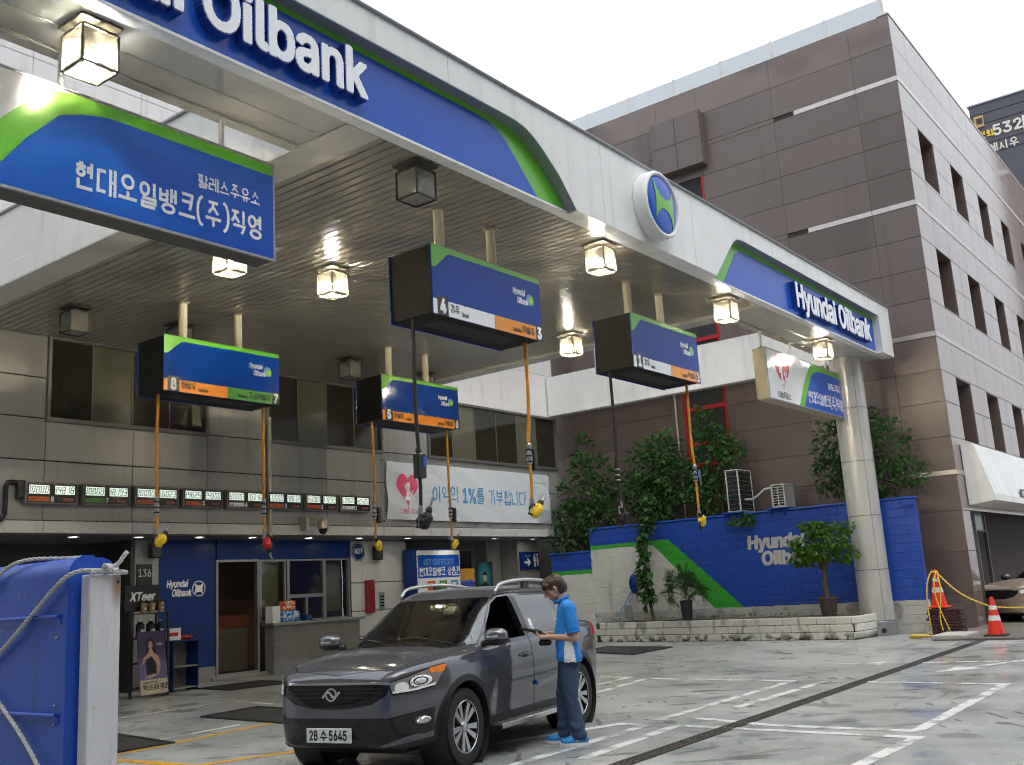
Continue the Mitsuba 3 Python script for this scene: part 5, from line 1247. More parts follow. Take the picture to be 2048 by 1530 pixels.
# ================================================================ foreground barrier
def gate(p, n, uv):
    c = MIX((.011, .068, .40), (.017, .090, .48), FB(p.y * 7, p.z * 7, p.x * 7, 3))
    c = MIX(c, (.10, .17, .42), SS(.80, .86, N(p.y * 90, p.z * 30, p.x * 60)) * SS(.5, .65, FB(p.y * 5, p.z * 5, 3.1, 2)) * .7)
    c = MIX(c, (.02, .03, .07), SS(.62, .78, FB(p.y * 16, p.z * 1.6, 6.6, 3)) * .35)
    return c
mat('gate_blue', PROC(gate), PROC(lambda p, n, uv: .26 + .2 * FB(p.y * 6, p.z * 6, p.x * 6, 3)))
mat('post_white', PROC(lambda p, n, uv: MIX(MIX(MIX((.60, .60, .62), (.68, .68, .70), FB(p.x * 8, p.z * 8, p.y * 8, 2)), (.40, .39, .37), SS(.60, .78, FB(p.x * 40, p.z * 3.5, p.y * 40, 3)) * .22 + SS(.88, .94, N(p.x * 90, p.z * 60, p.y * 90)) * .3), (.30, .13, .05), SS(.045, .0, dr.sqrt(dr.square(p.x - 2.293) + dr.square((p.z - 1.655) * .35))) * .9)), .35)
k = thing('barrier_box', 'blue sheet metal barrier box with rounded top in the left foreground', 'barrier')
def prof_poly(x0, x1, zt, rl, rr2):
    p = [(x0, 0)]
    for a in np.linspace(math.pi, math.pi / 2, 9): p.append((x0 + rl + rl * math.cos(a), zt - rl + rl * math.sin(a)))
    for a in np.linspace(math.pi / 2, 0, 9): p.append((x1 - rr2 + rr2 * math.cos(a), zt - rr2 + rr2 * math.sin(a)))
    return Polygon(p + [(x1, 0)])
def along_y(pg, y0, y1): return ext(pg, y1 - y0, (0, y1, 0), XP, ZP)
obj('shell', along_y(prof_poly(2.131, 2.235, 1.776, .075, .012), 3.905, 6.2), 'gate_blue', k, 40)
obj('end_cap', along_y(prof_poly(2.127, 2.238, 1.782, .08, .01), 3.885, 3.904), 'gate_blue', k, 40)
obj('end_cap', along_y(prof_poly(2.24, 2.345, 1.772, .01, .075), 3.895, 3.93), 'gate_blue', k, 40)
obj('shell', along_y(prof_poly(2.241, 2.343, 1.768, .012, .075), 3.931, 6.2), 'gate_blue', k, 40)
for z in (1.545, 1.165):
    obj('rib', tube([(2.122, 3.94, z), (2.122, 6.1, z)], .009, 8), 'gate_blue', k, 50)
    obj('rib_plate', box(2.1265, 2.1305, 3.935, 6.1, z - .03, z - .006), 'gate_blue', k)
for z in (1.46, 1.20, 1.13): obj('rivet', trimesh.creation.icosphere(2, .006).apply_translation((2.129, 3.965, z)), 'grey_metal', k)
k = thing('barrier_post', 'white square steel post with a rust mark in the left foreground', 'post')
obj('post', cbox(2.172, 2.306, 3.80, 3.866, 0, 1.70, .004), 'post_white', k)
obj('screw', trimesh.creation.icosphere(2, .006).apply_translation((2.293, 3.799, 1.668)), 'dark_metal', k)
k = thing('white_rope', 'twisted white rope knotted on the white post and strung over the blue barrier', 'rope')
mat('rope_white', PROC(lambda p, n, uv: MIX((.42, .42, .40), (.66, .66, .63), FB(p.x * 60, p.y * 60, p.z * 60, 2))), .8)
def twisted(pts, r, n=90, turns=40):
    from scipy.interpolate import CubicSpline
    p = np.array(pts, float); tt = np.linspace(0, 1, len(p)); c = CubicSpline(tt, p)(np.linspace(0, 1, n))
    t = np.gradient(c, axis=0); t /= np.linalg.norm(t, axis=1, keepdims=True)
    a = np.cross(t, [.1, .2, 1.]); a /= np.linalg.norm(a, axis=1, keepdims=True); b = np.cross(t, a)
    s = np.concatenate([[0], np.cumsum(np.linalg.norm(np.diff(c, axis=0), axis=1))])
    ph = s / (r * 9) * 2 * math.pi
    return cat([tube(c + (a * np.cos(ph + q)[:, None] + b * np.sin(ph + q)[:, None]) * r * .52, r * .56, 7) for q in (0, 2.09, 4.19)])
obj('rope', twisted([(2.235, 3.79, 1.722), (2.17, 3.80, 1.716), (2.118, 3.87, 1.700), (2.108, 4.05, 1.60), (2.112, 4.38, 1.415), (2.112, 4.9, 1.14)], .0085, 260), 'rope_white', k, 60)
obj('rope', twisted([(2.112, 5.0, 1.50), (2.112, 4.36, 1.195), (2.112, 4.0, .93), (2.115, 3.9, .70)], .0085, 220), 'rope_white', k, 60)
obj('rope', twisted([(2.112, 4.6, 1.60), (2.116, 4.42, 1.74), (2.15, 4.30, 1.785), (2.20, 4.19, 1.787), (2.3, 4.1, 1.785)], .0085, 120), 'rope_white', k, 60)
obj('loose_end', twisted([(2.245, 3.785, 1.722), (2.27, 3.77, 1.735), (2.285, 3.76, 1.76), (2.305, 3.755, 1.785)], .009, 60), 'rope_white', k, 60)
an = np.linspace(0, 2 * math.pi, 13)
kn = [twisted(np.stack([2.247 + .026 * np.cos(an) * (1 if i else .7), 3.782 + .018 * np.sin(an), 1.722 + .012 * np.sin(an * (1 + i) + i)], 1), .0085, 50) for i in range(2)]
obj('knot', kn[0], 'rope_white', k, 60); obj('knot', kn[1], 'rope_white', k, 60)
obj('wrap', twisted([(2.17, 3.79, 1.708), (2.24, 3.788, 1.71), (2.315, 3.79, 1.706), (2.318, 3.84, 1.705)], .0085, 50), 'rope_white', k, 60)
# ================================================================ grey sport utility car
from scipy.interpolate import CubicSpline, PchipInterpolator
def to_m3(m): 
    m = m.copy(); m.merge_vertices(); 
    return m3.Manifold(m3.Mesh(np.asarray(m.vertices, np.float32), np.asarray(m.faces, np.uint32)))
def from_m3(a):
    q = a.to_mesh(); return trimesh.Trimesh(q.vert_properties[:, :3], q.tri_verts, process=False)
def loft(rings):
    """closed rings (k, n, 3) -> closed solid"""
    k, n, _ = rings.shape
    v = np.vstack([rings.reshape(-1, 3), rings[0].mean(0), rings[-1].mean(0)])
    f = []
    for i in range(k - 1):
        for j in range(n):
            a, b, c, d = i * n + j, i * n + (j + 1) % n, (i + 1) * n + (j + 1) % n, (i + 1) * n + j
            f += [[a, b, c], [a, c, d]]
    c0, c1 = k * n, k * n + 1
    for j in range(n):
        f += [[c0, (j + 1) % n, j], [c1, (k - 1) * n + j, (k - 1) * n + (j + 1) % n]]
    m = trimesh.Trimesh(v, f, process=False)
    if m.volume < 0: m.invert()
    return m
def lower_body(tab, nx=70, half=None):
    """tab rows: x, half width, z bottom, z shoulder, crown"""
    tab = np.array(tab, float); tab = tab[np.argsort(tab[:, 0])]
    xs = np.linspace(0, 1, nx); xs = tab[0, 0] + (tab[-1, 0] - tab[0, 0]) * (.5 - .5 * np.cos(xs * math.pi) * .35 + (xs - .5) * .65)
    P = PchipInterpolator(tab[:, 0], tab[:, 1:])(xs)
    rings = []
    for x, (w, zb, zs, cr) in zip(xs, P):
        h = zs - zb
        pts = np.array([(0, zb), (.55, zb), (.86, zb + .005), (.955, zb + .05), (.978, zb + .30 * h), (1.0, zb + .58 * h), (.992, zb + .76 * h), (.975, zb + .90 * h), (.94, zb + .975 * h), (.86, zs + .16 * cr), (.70, zs + .55 * cr), (.35, zs + .92 * cr), (0, zs + cr)])
        t = np.arange(len(pts)); c = PchipInterpolator(t, pts)(np.linspace(0, len(pts) - 1, 37))
        r = np.array([(x, w * a, b) for a, b in c])
        rings.append(np.vstack([r, (r[::-1] * [1, -1, 1])[1:-1]]))
    return loft(np.array(rings))
def greenhouse(tab, n=72, nz=26, e=5.):
    tab = np.array(tab, float)
    zs = np.linspace(tab[0, 0], tab[-1, 0], nz)
    t = np.linspace(0, 1, nz); zs = tab[0, 0] + (tab[-1, 0] - tab[0, 0]) * (1 - (1 - t) ** 1.6)
    P = PchipInterpolator(tab[:, 0], tab[:, 1:])(zs)
    a = np.linspace(0, 2 * math.pi, n, endpoint=False)
    rings = []
    for z, (xf, xr, y) in zip(zs, P):
        c, s = np.cos(a), np.sin(a)
        ux = np.sign(c) * np.abs(c) ** (2 / e); uy = np.sign(s) * np.abs(s) ** (2 / e)
        rings.append(np.stack([(xf + xr) / 2 + (xf - xr) / 2 * ux, y * uy, np.full(n, z) + 0 * ux], 1))
    return loft(np.array(rings))
def prism_y(pg, y0, y1): return to_m3(ext(pg, y1 - y0, (0, y1, 0), XP, ZP))
def prism_z(pg, z0, z1): return to_m3(ext(pg, z1 - z0, (0, 0, z0), XP, YP))
def prism_x(pg, x0, x1): return to_m3(ext(pg, x1 - x0, (x0, 0, 0), YP, ZP))

mat('car_paint', (.105, .108, .124), .07, .9, .5, 1.0)
mat('car_black', (.014, .014, .015), .5)
mat('car_gloss_black', (.008, .008, .009), .12)
mat('tyre', (.014, .014, .014), .75)
mat('rim_metal', (.52, .52, .53), .3, .5, .9)
mat('rim_dark', (.02, .02, .021), .4, .5, .4)
mat('tint_glass', (.15, .155, .165), .05, .9, .6)
scene['windscreen_glass'] = {'type': 'thindielectric', 'int_ior': 1.6, 'specular_transmittance': rgb((.50, .52, .50))}
mat('interior', (.016, .015, .014), .7)
mat('lamp_chrome', (.70, .70, .72), .14, .5, .9)
mat('amber', (.75, .20, .02), .2, .5, .0, .8)
mat('lens_red', (.45, .01, .01), .15)
mat('drl', (.8, .8, .8), .2)

WB = 2.745
body_tab = [(.945, .30, .44, .70, .01), (.93, .47, .36, .80, .012), (.88, .61, .30, .885, .018), (.80, .71, .275, .945, .03), (.66, .80, .265, .985, .05), (.40, .89, .262, 1.02, .062), (0., .938, .26, 1.05, .068),
            (-.5, .938, .255, 1.08, .06), (-1.2, .934, .25, 1.105, .05), (-2.0, .936, .25, 1.13, .05), (-2.745, .938, .26, 1.165, .05), (-3.2, .91, .29, 1.185, .04), (-3.45, .85, .33, 1.17, .03), (-3.56, .74, .38, 1.10, .02), (-3.60, .55, .45, .98, .01)]
gh_tab = [(1.0, -0.1, -3.4, 0.905), (1.1, -0.25, -3.38, 0.885), (1.2, -0.42, -3.34, 0.855), (1.35, -0.665, -3.26, 0.79), (1.48, -0.89, -3.15, 0.735), (1.57, -1.07, -3.03, 0.685), (1.625, -1.22, -2.91, 0.63), (1.655, -1.4, -2.76, 0.53), (1.672, -1.65, -2.5, 0.33), (1.676, -1.9, -2.28, 0.1)]
def grown(tab, d): return [(z - d * .9, xf - d * 1.3, xr + d * 1.2, y - d) for z, xf, xr, y in tab]
Bm = to_m3(lower_body(body_tab)) + to_m3(greenhouse(gh_tab))
cab = to_m3(greenhouse([(.50, -.42, -3.25, .80)] + [(z, a, b, y) for z, a, b, y in grown(gh_tab, .045) if z > 1.02]))
cab_in = to_m3(greenhouse([(.48, -.40, -3.28, .82)] + [(z, a, b, y) for z, a, b, y in grown(gh_tab, .014) if z > 1.02]))
arch = Point(0, .363).buffer(.425, quad_segs=16).union(Point(-WB, .363).buffer(.425, quad_segs=16)).union(sbox(-.40, 0, .40, .3)).union(sbox(-WB - .4, 0, -WB + .4, .3))
wells = prism_y(arch, .60, 1.2) + prism_y(arch, -1.2, -.60)
S = Bm - cab - wells
# side glass outlines (x, z)
frontw = affinity.translate(Polygon([(-.93, 1.115), (-1.55, 1.125), (-1.72, 1.13), (-1.70, 1.545), (-1.52, 1.535), (-1.36, 1.47), (-1.15, 1.32), (-.98, 1.18)]).buffer(.012), 0.3, 0)
rearw = affinity.translate(Polygon([(-1.83, 1.135), (-2.72, 1.175), (-2.70, 1.30), (-2.62, 1.53), (-1.82, 1.55)]).buffer(.012), 0.3, 0)
quartw = affinity.translate(Polygon([(-2.83, 1.19), (-3.18, 1.24), (-3.0, 1.42), (-2.80, 1.51), (-2.78, 1.4)]).buffer(.012), 0.22, 0)
wind = Polygon([(-.99, -.80), (-.99, .80), (-1.6, .60), (-1.6, -.60)])
side_open = [prism_y(g, .45, 1.2) + prism_y(g, -1.2, -.45) for g in (frontw, rearw, quartw)]
A_pill = Polygon([(-.30, -1), (-.30, 1), (-1.9, 1), (-1.9, -1)])
ws_front = Polygon([(y, z) for y, z in ((-.79, 1.10), (-.745, 1.24), (-.67, 1.42), (-.60, 1.555), (.60, 1.555), (.67, 1.42), (.745, 1.24), (.79, 1.10), (.4, 1.075), (0, 1.07), (-.4, 1.075))])
ws_open = prism_x(ws_front, -1.5, -.06)
rw_front = Polygon([(-.68, 1.2), (-.58, 1.54), (.58, 1.54), (.68, 1.2)])
rw_open = prism_x(rw_front, -3.6, -2.85)
opens = side_open[0] + side_open[1] + side_open[2] + ws_open + rw_open
glass_shell = (Bm - cab_in)
FULL = S - opens
# doors, bonnet, tailgate
fdoor = Polygon([(-.54, .36), (-.515, .70), (-.36, 1.08), (-.68, 1.20), (-.86, 1.36), (-1.07, 1.51), (-1.23, 1.575), (-1.47, 1.59), (-1.475, .36)])
rdoor = Polygon([(-1.485, .36), (-1.48, 1.59), (-2.32, 1.57), (-2.42, 1.35), (-2.50, 1.16), (-2.50, .95), (-2.34, .74), (-2.28, .36)])
bonnet = Polygon([(.80, -.52), (.86, 0), (.80, .52), (.66, .66), (.2, .77), (-.18, .81), (-.24, .5), (-.26, 0), (-.24, -.5), (-.18, -.81), (.2, -.77), (.66, -.66)])
grille = Polygon([(-.62, .835), (-.52, .845), (.52, .845), (.62, .835), (.59, .75), (.45, .675), (.2, .64), (-.2, .64), (-.45, .675), (-.59, .75)])
inner_cut = to_m3(greenhouse([(.3, .0, -3.5, .86), (1.05, .0, -3.5, .86)])) 
shellS = FULL - (Bm.scale((1, .955, 1)) if False else to_m3(box(-5, 5, -.0, .0001, 0, .0001)))
def side_pair(pg, y0=.45): return prism_y(pg, y0, 1.2), prism_y(pg, -1.2, -y0)
fdl, fdr = side_pair(fdoor.buffer(-.004)); rdl, rdr = side_pair(rdoor.buffer(-.004))
fg, rg_ = side_pair(fdoor.buffer(.003)), side_pair(rdoor.buffer(.003))
bon_cut = prism_z(bonnet.buffer(.003), .86, 1.5); bon = prism_z(bonnet.buffer(-.004), .86, 1.5)
core_keep = Bm.scale((1, .93, .97)).translate((0, 0, .0))
gap = (fg[0] + fg[1] + rg_[0] + rg_[1]) - (fdl + fdr + rdl + rdr)
gap = gap - core_keep
bgap = (bon_cut - bon) - Bm.scale((.98, .97, .985))
def place_car(x, y, h):
    return T().translate((x, y, 0)).rotate((0, 0, 1), h).scale((.933, .933, .955))
CT = place_car(7.106, 7.075, 190.0)
car = thing('grey_car', 'dark grey sport utility car with silver roof rails, parked beside the attendant', 'car')
C = lambda name, m, bs, parent=None, sm=28: obj(name, from_m3(m) if isinstance(m, m3.Manifold) else m, bs, parent or car, sm, to_world=CT)
side = lambda s: (prism_y(sbox(-5, -1, 2, 3), 0.0, 1.3) if s > 0 else prism_y(sbox(-5, -1, 2, 3), -1.3, 0.0))
doors_all = fg[0] + fg[1] + rg_[0] + rg_[1]
keep_in = doors_all - to_m3(box(-5, 5, -.70, .70, 0, 3))
panel_zone = to_m3(box(-5, 5, .70, 1.3, 0, 3)) + to_m3(box(-5, 5, -1.3, -.70, 0, 3)) + to_m3(box(-5, 5, -1.3, 1.3, 1.06, 3))
lowcut = sbox(-5, .0, 2, .385)
C('body', FULL - (doors_all ^ panel_zone) - bon_cut - prism_y(lowcut, .3, 1.2) - prism_y(lowcut, -1.2, -.3) if False else FULL - (doors_all ^ panel_zone) - bon_cut, 'car_paint')
C('bonnet', FULL ^ bon, 'car_paint')
handles = {}
for nm, dl in (('front_door', fdl), ('front_door', fdr), ('rear_door', rdl), ('rear_door', rdr)):
    handles[(nm, len(handles))] = C(nm, (FULL ^ dl) ^ panel_zone, 'car_paint')
C('chassis', to_m3(cbox(-3.3, .62, -.58, .58, .20, .60, .05)), 'car_black')
C('cabin_floor', to_m3(cbox(-3.3, -.45, -.78, .78, .5, .56, .01)), 'interior')
# glass
C('windscreen', glass_shell ^ prism_x(ws_front.buffer(-.004), -1.5, -.06), 'windscreen_glass')
C('rear_window', glass_shell ^ prism_x(rw_front.buffer(-.004), -3.6, -2.85), 'tint_glass')
for i, g in enumerate((rearw, quartw)):
    for s in (1, -1):
        C('side_window', (glass_shell ^ (side_open[1 + i])) ^ side(s), 'tint_glass')
C('side_window', (glass_shell ^ side_open[0]) ^ side(-1), 'tint_glass')
# black pillars between the side windows
bp = Polygon([(-1.40, 1.13), (-1.545, 1.13), (-1.53, 1.55), (-1.405, 1.55)]).buffer(-.004)
for s in (1, -1): C('pillar_trim', ((Bm - core_keep) ^ prism_y(bp, .45, 1.2) if s > 0 else (Bm - core_keep) ^ prism_y(bp, -1.2, -.45)).translate((0, .003 * s, 0)), 'car_gloss_black')
# black cladding: arches, sills, bumper
ring_f = Point(0, .363).buffer(.485, quad_segs=16).difference(Point(0, .363).buffer(.424, quad_segs=16)).intersection(sbox(-1, .255, 1, 2))
ring_r = affinity.translate(ring_f, -WB, 0)
sill = Polygon([(-.47, .24), (-.46, .40), (-2.30, .40), (-2.28, .24)])
thick = Bm - Bm.scale((.99, .955, .985))
for s in (1, -1):
    for g in (ring_f, ring_r): C('arch_trim', (((Bm - wells) ^ thick) ^ (prism_y(g, .5, 1.2) if s > 0 else prism_y(g, -1.2, -.5))).translate((0, .008 * s, 0)), 'car_black')
    C('sill_trim', ((Bm ^ thick) ^ (prism_y(sill, .5, 1.2) if s > 0 else prism_y(sill, -1.2, -.5))).translate((0, .006 * s, 0)), 'car_black')
def on_nose(pg, dx, x0=.45): return (Bm ^ prism_x(pg, x0, 1.2)).translate((dx, 0, 0))
nose_shell = Bm - Bm.translate((-.05, 0, 0))
NS = lambda pg, dx, x0=.45: ((nose_shell ^ prism_x(pg, x0, 1.2)).translate((dx, 0, 0)))
shell2 = Bm - Bm.scale((.965, .94, .965))
sidelim = Polygon([(.30, 1.05), (.30, .96), (.36, .90), (.49, .79), (.49, .2), (1.2, .2), (1.2, 1.1)])
shell3 = (shell2 - wells) ^ prism_y(sidelim, -1.2, 1.2)
HS = lambda pg, e: (shell3 ^ prism_x(pg, .0, 1.2)).scale((1 + e, 1 + e * .9, 1 + e * .5))
C('grille', NS(grille, .004), 'car_gloss_black')
C('grille_trim', NS(Polygon([(-.64, .835), (-.52, .848), (.52, .848), (.64, .835), (.63, .86), (.52, .868), (-.52, .868), (-.63, .86)]), .010), 'chrome')
lowg = Polygon([(-.70, .53), (-.55, .555), (.55, .555), (.70, .53), (.78, .40), (.56, .33), (.46, .30), (-.46, .30), (-.56, .33), (-.78, .40)])
C('lower_grille', NS(lowg, .005), 'car_gloss_black')
C('bumper_lip', NS(Polygon([(-.95, .24), (.95, .24), (.93, .37), (.60, .30), (.48, .27), (-.48, .27), (-.60, .30), (-.93, .37)]), .010, .3), 'car_black')
for z in (.735, .775, .81): C('grille_bar', NS(sbox(-.56, z - .006, .56, z + .006).intersection(grille.buffer(-.02)), .009), 'rim_dark')
for z in (.37, .42, .46): C('lower_bar', NS(sbox(-.50, z - .008, .50, z + .008), .011), 'car_black')
for s in (1, -1):
    fogp = Polygon([(s * y, z) for y, z in ((.60, .55), (.915, .615), (.92, .44), (.80, .385), (.69, .42))]).buffer(0)
    C('fog_recess', HS(fogp, .004), 'car_black')
    C('fog_lamp', HS(Point(s * .80, .505).buffer(.034), .010), 'lamp_chrome')
    C('bumper_blade', HS(LineString([(s * .60, .562), (s * .80, .612), (s * .93, .635)]).buffer(.012), .012), 'car_paint')
    hl = Polygon([(s * y, z) for y, z in ((.60, .862), (.615, .775), (.64, .745), (.80, .765), (.925, .80), (.945, .99), (.91, 1.0), (.84, .965), (.72, .90))]).buffer(0)
    head = C('headlight', HS(hl, .004), 'rim_dark')
    inn = hl.buffer(-.016)
    C('reflector', HS(inn, .008), 'lamp_chrome', head)
    C('lamp_bowl', HS(Point(s * .70, .805).buffer(.045).intersection(inn), .012), 'drl', head)
    C('lamp_bowl', HS(Point(s * .80, .845).buffer(.055).intersection(inn), .012), 'rim_dark', head)
    C('lamp_ring', HS(Point(s * .80, .845).buffer(.05).difference(Point(s * .80, .845).buffer(.036)), .016), 'drl', head)
    C('projector_lens', HS(Point(s * .80, .845).buffer(.026), .016), 'lamp_glow' if s > 0 else 'lamp_chrome', head)
    C('turn_signal', HS(Polygon([(s * .83, .945), (s * .84, .905), (s * .93, .905), (s * .94, .975), (s * .90, .98)]).buffer(0), .013), 'amber', head)
    C('light_strip', HS(LineString([(s * .64, .765), (s * .78, .778), (s * .90, .815), (s * .92, .87)]).buffer(.009, cap_style=2), .014), 'drl', head)
scene['lamp_glow'] = {'type': 'twosided', 'bsdf': {'type': 'principled', 'base_color': rgb((.85, .85, .85)), 'roughness': .1, 'metallic': .3}}
# badge, plate
nx_ = lambda y, z: from_m3(nose_shell ^ prism_x(sbox(y - .01, z - .01, y + .01, z + .01), .3, 1.2)).bounds[1][0]
bx_ = nx_(0, .765)
oval = affinity.scale(Point(0, 0).buffer(.062, quad_segs=10), 1.05, .95)
wv = LineString([(-.095, -.02), (-.05, .02), (-.02, .022), (.02, -.022), (.05, -.02), (.095, .02)]).buffer(.011)
bdg = C('badge', ext(oval.difference(oval.buffer(-.013)).union(wv), .012, (bx_ + .004, 0, .765), YP, ZP), 'chrome', sm=False)
px_ = nx_(0, .42) + .018
pl_ = C('number_plate', cbox(px_, px_ + .01, -.262, .262, .345, .475, .004).apply_translation((0, -.02, 0)), 'plate_white')
mat('plate_white', (.62, .64, .62), .35)
pt_ = unary_union([ap(tp('28', .082, .72, .012), -.225, -.04), ap(hp('수', .085, .15, .95), -.098, -.040), ap(tp('5645', .082, .74, .012), .005, -.04)])
C('plate_number', ext(affinity.scale(pt_, 1.0, 1), .003, (px_ + .0101, -.02, .41), YP, ZP), 'letter_black', pl_, False)
for s in (-1, 1): C('plate_bolt', ext(Point(s * .245, 0).buffer(.008), .004, (px_ + .0101, -.02, .41), YP, ZP), 'steel', pl_, False)
# wheels
def wheel(x, s):
    yc = s * .80
    w = C('wheel', lathe([(.245, -.10), (.30, -.113), (.345, -.105), (.360, -.085), (.363, -.04), (.363, .04), (.360, .085), (.345, .105), (.30, .113), (.245, .10)], 56, (x, yc, .363), (0, s, 0)), 'tyre', sm=40)
    rim = C('rim', lathe([(.243, -.09), (.248, .098), (.238, .106), (.226, .098), (.222, .02), (.12, .0), (0, .0)], 48, (x, yc, .363), (0, s, 0)), 'rim_dark', w, 30)
    spk = []
    for i in range(5):
        for o in (-.24, .24):
            a = i * 2 * math.pi / 5 + o + .31
            p = Polygon([(.045, -.016), (.228, -.030), (.232, .030), (.045, .016)])
            m = trimesh.creation.extrude_polygon(p, .02, engine='earcut'); m.apply_transform(trimesh.transformations.rotation_matrix(a, (0, 0, 1)))
            m.vertices[:, 2] += .075 - .02 * (1 - np.hypot(m.vertices[:, 0], m.vertices[:, 1]) / .23)
            M = np.eye(4); M[:3, 0] = (1, 0, 0); M[:3, 1] = (0, 0, -s); M[:3, 2] = (0, s, 0); M[:3, 3] = (x, yc, .363)
            m.apply_transform(M); C('spoke', m, 'rim_metal', w, False)
    C('rim_lip', lathe([(.228, .098), (.236, .107), (.246, .102), (.246, .09)], 48, (x, yc, .363), (0, s, 0)), 'rim_metal', w, 40)
    C('hub_cap', lathe([(.052, .075), (.048, .092), (.03, .098), (0, .099)], 20, (x, yc, .363), (0, s, 0)), 'rim_metal', w, 40)
for x in (0., -WB):
    for s in (1, -1): wheel(x, s)
for s in (1, -1):
    for x in (0., -WB): C('well_liner', trimesh.creation.revolve(np.array([(.424, 0), (.424, .33)]), sections=32).apply_transform(trimesh.transformations.rotation_matrix(math.pi / 2, (1, 0, 0))).apply_translation((x, s * .6 + (.33 if s > 0 else 0), .363)), 'car_black', sm=False)
# roof rails, mirrors, handles, step
for s in (1, -1):
    pts = [(-1.20, s * .625, 1.605), (-1.28, s * .63, 1.655), (-1.45, s * .632, 1.70), (-1.95, s * .632, 1.722), (-2.5, s * .622, 1.70), (-2.82, s * .60, 1.65), (-2.90, s * .59, 1.60)]
    p = np.array(pts); tt = np.linspace(0, 1, len(p)); cs = CubicSpline(tt, p)(np.linspace(0, 1, 25))
    C('roof_rail', tube(cs, .021, 8), 'rail_silver', sm=60)
    C('rail_foot', cbox(-2.08, -1.92, s * .61 - .016, s * .61 + .016, 1.62, 1.705, .006), 'car_black', sm=False)
    hd = trimesh.creation.icosphere(3, 1.); hd.vertices = np.sign(hd.vertices) * np.abs(hd.vertices) ** .75 * (.085, .125, .085)
    hd.vertices[:, 0] += np.where(hd.vertices[:, 0] > 0, .02, 0) * (1 - np.abs(hd.vertices[:, 1]) / .13)
    hd.apply_translation((-.42, s * 1.06, 1.165)); hd = to_m3(hd)
    mir = C('mirror', hd ^ to_m3(box(-2, 1, -2, 2, 1.145, 2)), 'mirror_silver', sm=60)
    C('mirror_base', hd ^ to_m3(box(-2, 1, -2, 2, 0, 1.144)), 'car_black', mir, 60)
    C('mirror_arm', tube([(-.45, s * .88, 1.10), (-.43, s * 1.0, 1.12)], [.035, .03], 10), 'car_black', mir, 60)
    C('repeater', cbox(-.335, -.315, s * 1.06 - .06, s * 1.06 + .07, 1.16, 1.178, .003), 'lamp_chrome', mir, False)
    for (nm, i), k_ in handles.items():
        if (i % 2 == 0) != (s > 0): continue
        hx = -1.30 if nm == 'front_door' else -2.28
        hz = .93 if nm == 'front_door' else .985
        yb = .928
        C('handle', tube([(hx - .10, s * (yb - .01), hz), (hx - .07, s * (yb + .03), hz + .004), (hx + .07, s * (yb + .03), hz), (hx + .10, s * (yb - .01), hz - .004)], [.012, .017, .017, .012], 8), 'car_paint', k_, 60)
        C('handle_cup', affinity and cbox(hx - .08, hx + .08, s * (yb - .02), s * (yb + .004), hz - .035, hz + .028, .01), 'car_black', k_, False)
    C('side_step', cbox(-2.26, -.50, s * .86, s * 1.03, .275, .315, .012), 'car_black', sm=False)
    C('step_edge', cbox(-2.27, -.49, s * 1.031, s * 1.046, .272, .322, .006), 'rail_silver', sm=False)
    C('step_tread', cat([box(-2.2 + i * .06, -2.17 + i * .06, s * .90, s * 1.02, .3155, .321) for i in range(28)]), 'rail_silver', sm=False)
    tl = Polygon([(-3.20, 1.02), (-3.60, 1.0), (-3.60, 1.16), (-3.38, 1.20)])
    C('tail_lamp', ((Bm - Bm.translate((.05, 0, 0)).scale((1, .96, 1))) ^ prism_y(tl, .3, 1.2) if s > 0 else (Bm - Bm.translate((.05, 0, 0)).scale((1, .96, 1))) ^ prism_y(tl, -1.2, -.3)).translate((-.004, .005 * s, 0)), 'lens_red')
mat('rail_silver', (.55, .55, .56), .3, .5, .85)
mat('mirror_silver', (.20, .205, .22), .2, .5, .7, 1.)
C('spoiler', cbox(-3.26, -2.92, -.58, .58, 1.57, 1.605, .015), 'car_paint', sm=False)
# cabin: dashboard, wheel, seats
C('dashboard', cbox(-.74, -.30, -.74, .74, .86, 1.045, .04), 'interior', sm=30)
stw = trimesh.creation.torus(.18, .018, 28, 8); stw.apply_transform(trimesh.transformations.rotation_matrix(math.radians(65), (0, 1, 0))); stw.apply_translation((-.86, .37, 1.02))
C('steering_wheel', stw, 'interior', sm=60)
for s in (1, -1):
    se = C('seat', cbox(-1.75, -1.20, s * .37 - .25, s * .37 + .25, .56, .74, .05), 'seat_grey', sm=40)
    bk = cbox(-.08, .08, -.24, .24, 0, .62, .05); bk.apply_transform(trimesh.transformations.rotation_matrix(-.22, (0, 1, 0))); bk.apply_translation((-1.7, s * .37, .72))
    C('seat_back', bk, 'seat_grey', se, 40)
    C('head_rest', cbox(-1.95, -1.84, s * .37 - .13, s * .37 + .13, 1.33, 1.50, .04), 'seat_grey', se, 40)
C('rear_seat', cbox(-2.8, -2.65, -.7, .7, .6, 1.25, .05), 'seat_grey', sm=40)
mat('seat_grey', (.03, .028, .026), .8)
C('rear_mirror', cbox(-1.06, -1.03, -.11, .11, 1.44, 1.50, .01), 'interior', sm=False)
C('dash_paper', box(-.70, -.66, .46, .60, 1.046, 1.10) if False else cbox(-.62, -.52, .52, .66, 1.0455, 1.0475, .0005), 'white_sign', sm=False)
stk = ext(sbox(0, 0, .075, .13), .002, (-1.93, .895, 1.16), (-1, 0, 0), ZP)
wy = (.795 - .86) / (1.35 - 1.2)
M = np.eye(4)
def stick(pg, x, z, m, nm):
    """a paper sticker on the side glass"""
    q = ext(pg, .002, (0, 0, 0), XP, ZP); q.vertices[:, 0] += x; q.vertices[:, 2] += z
    zz2 = q.vertices[:, 2]; y = np.interp(zz2, [r[0] for r in gh_tab], [r[3] for r in gh_tab]); q.vertices[:, 1] = y + .004 - q.vertices[:, 1] * .5
    C(nm, q, m, sm=False)
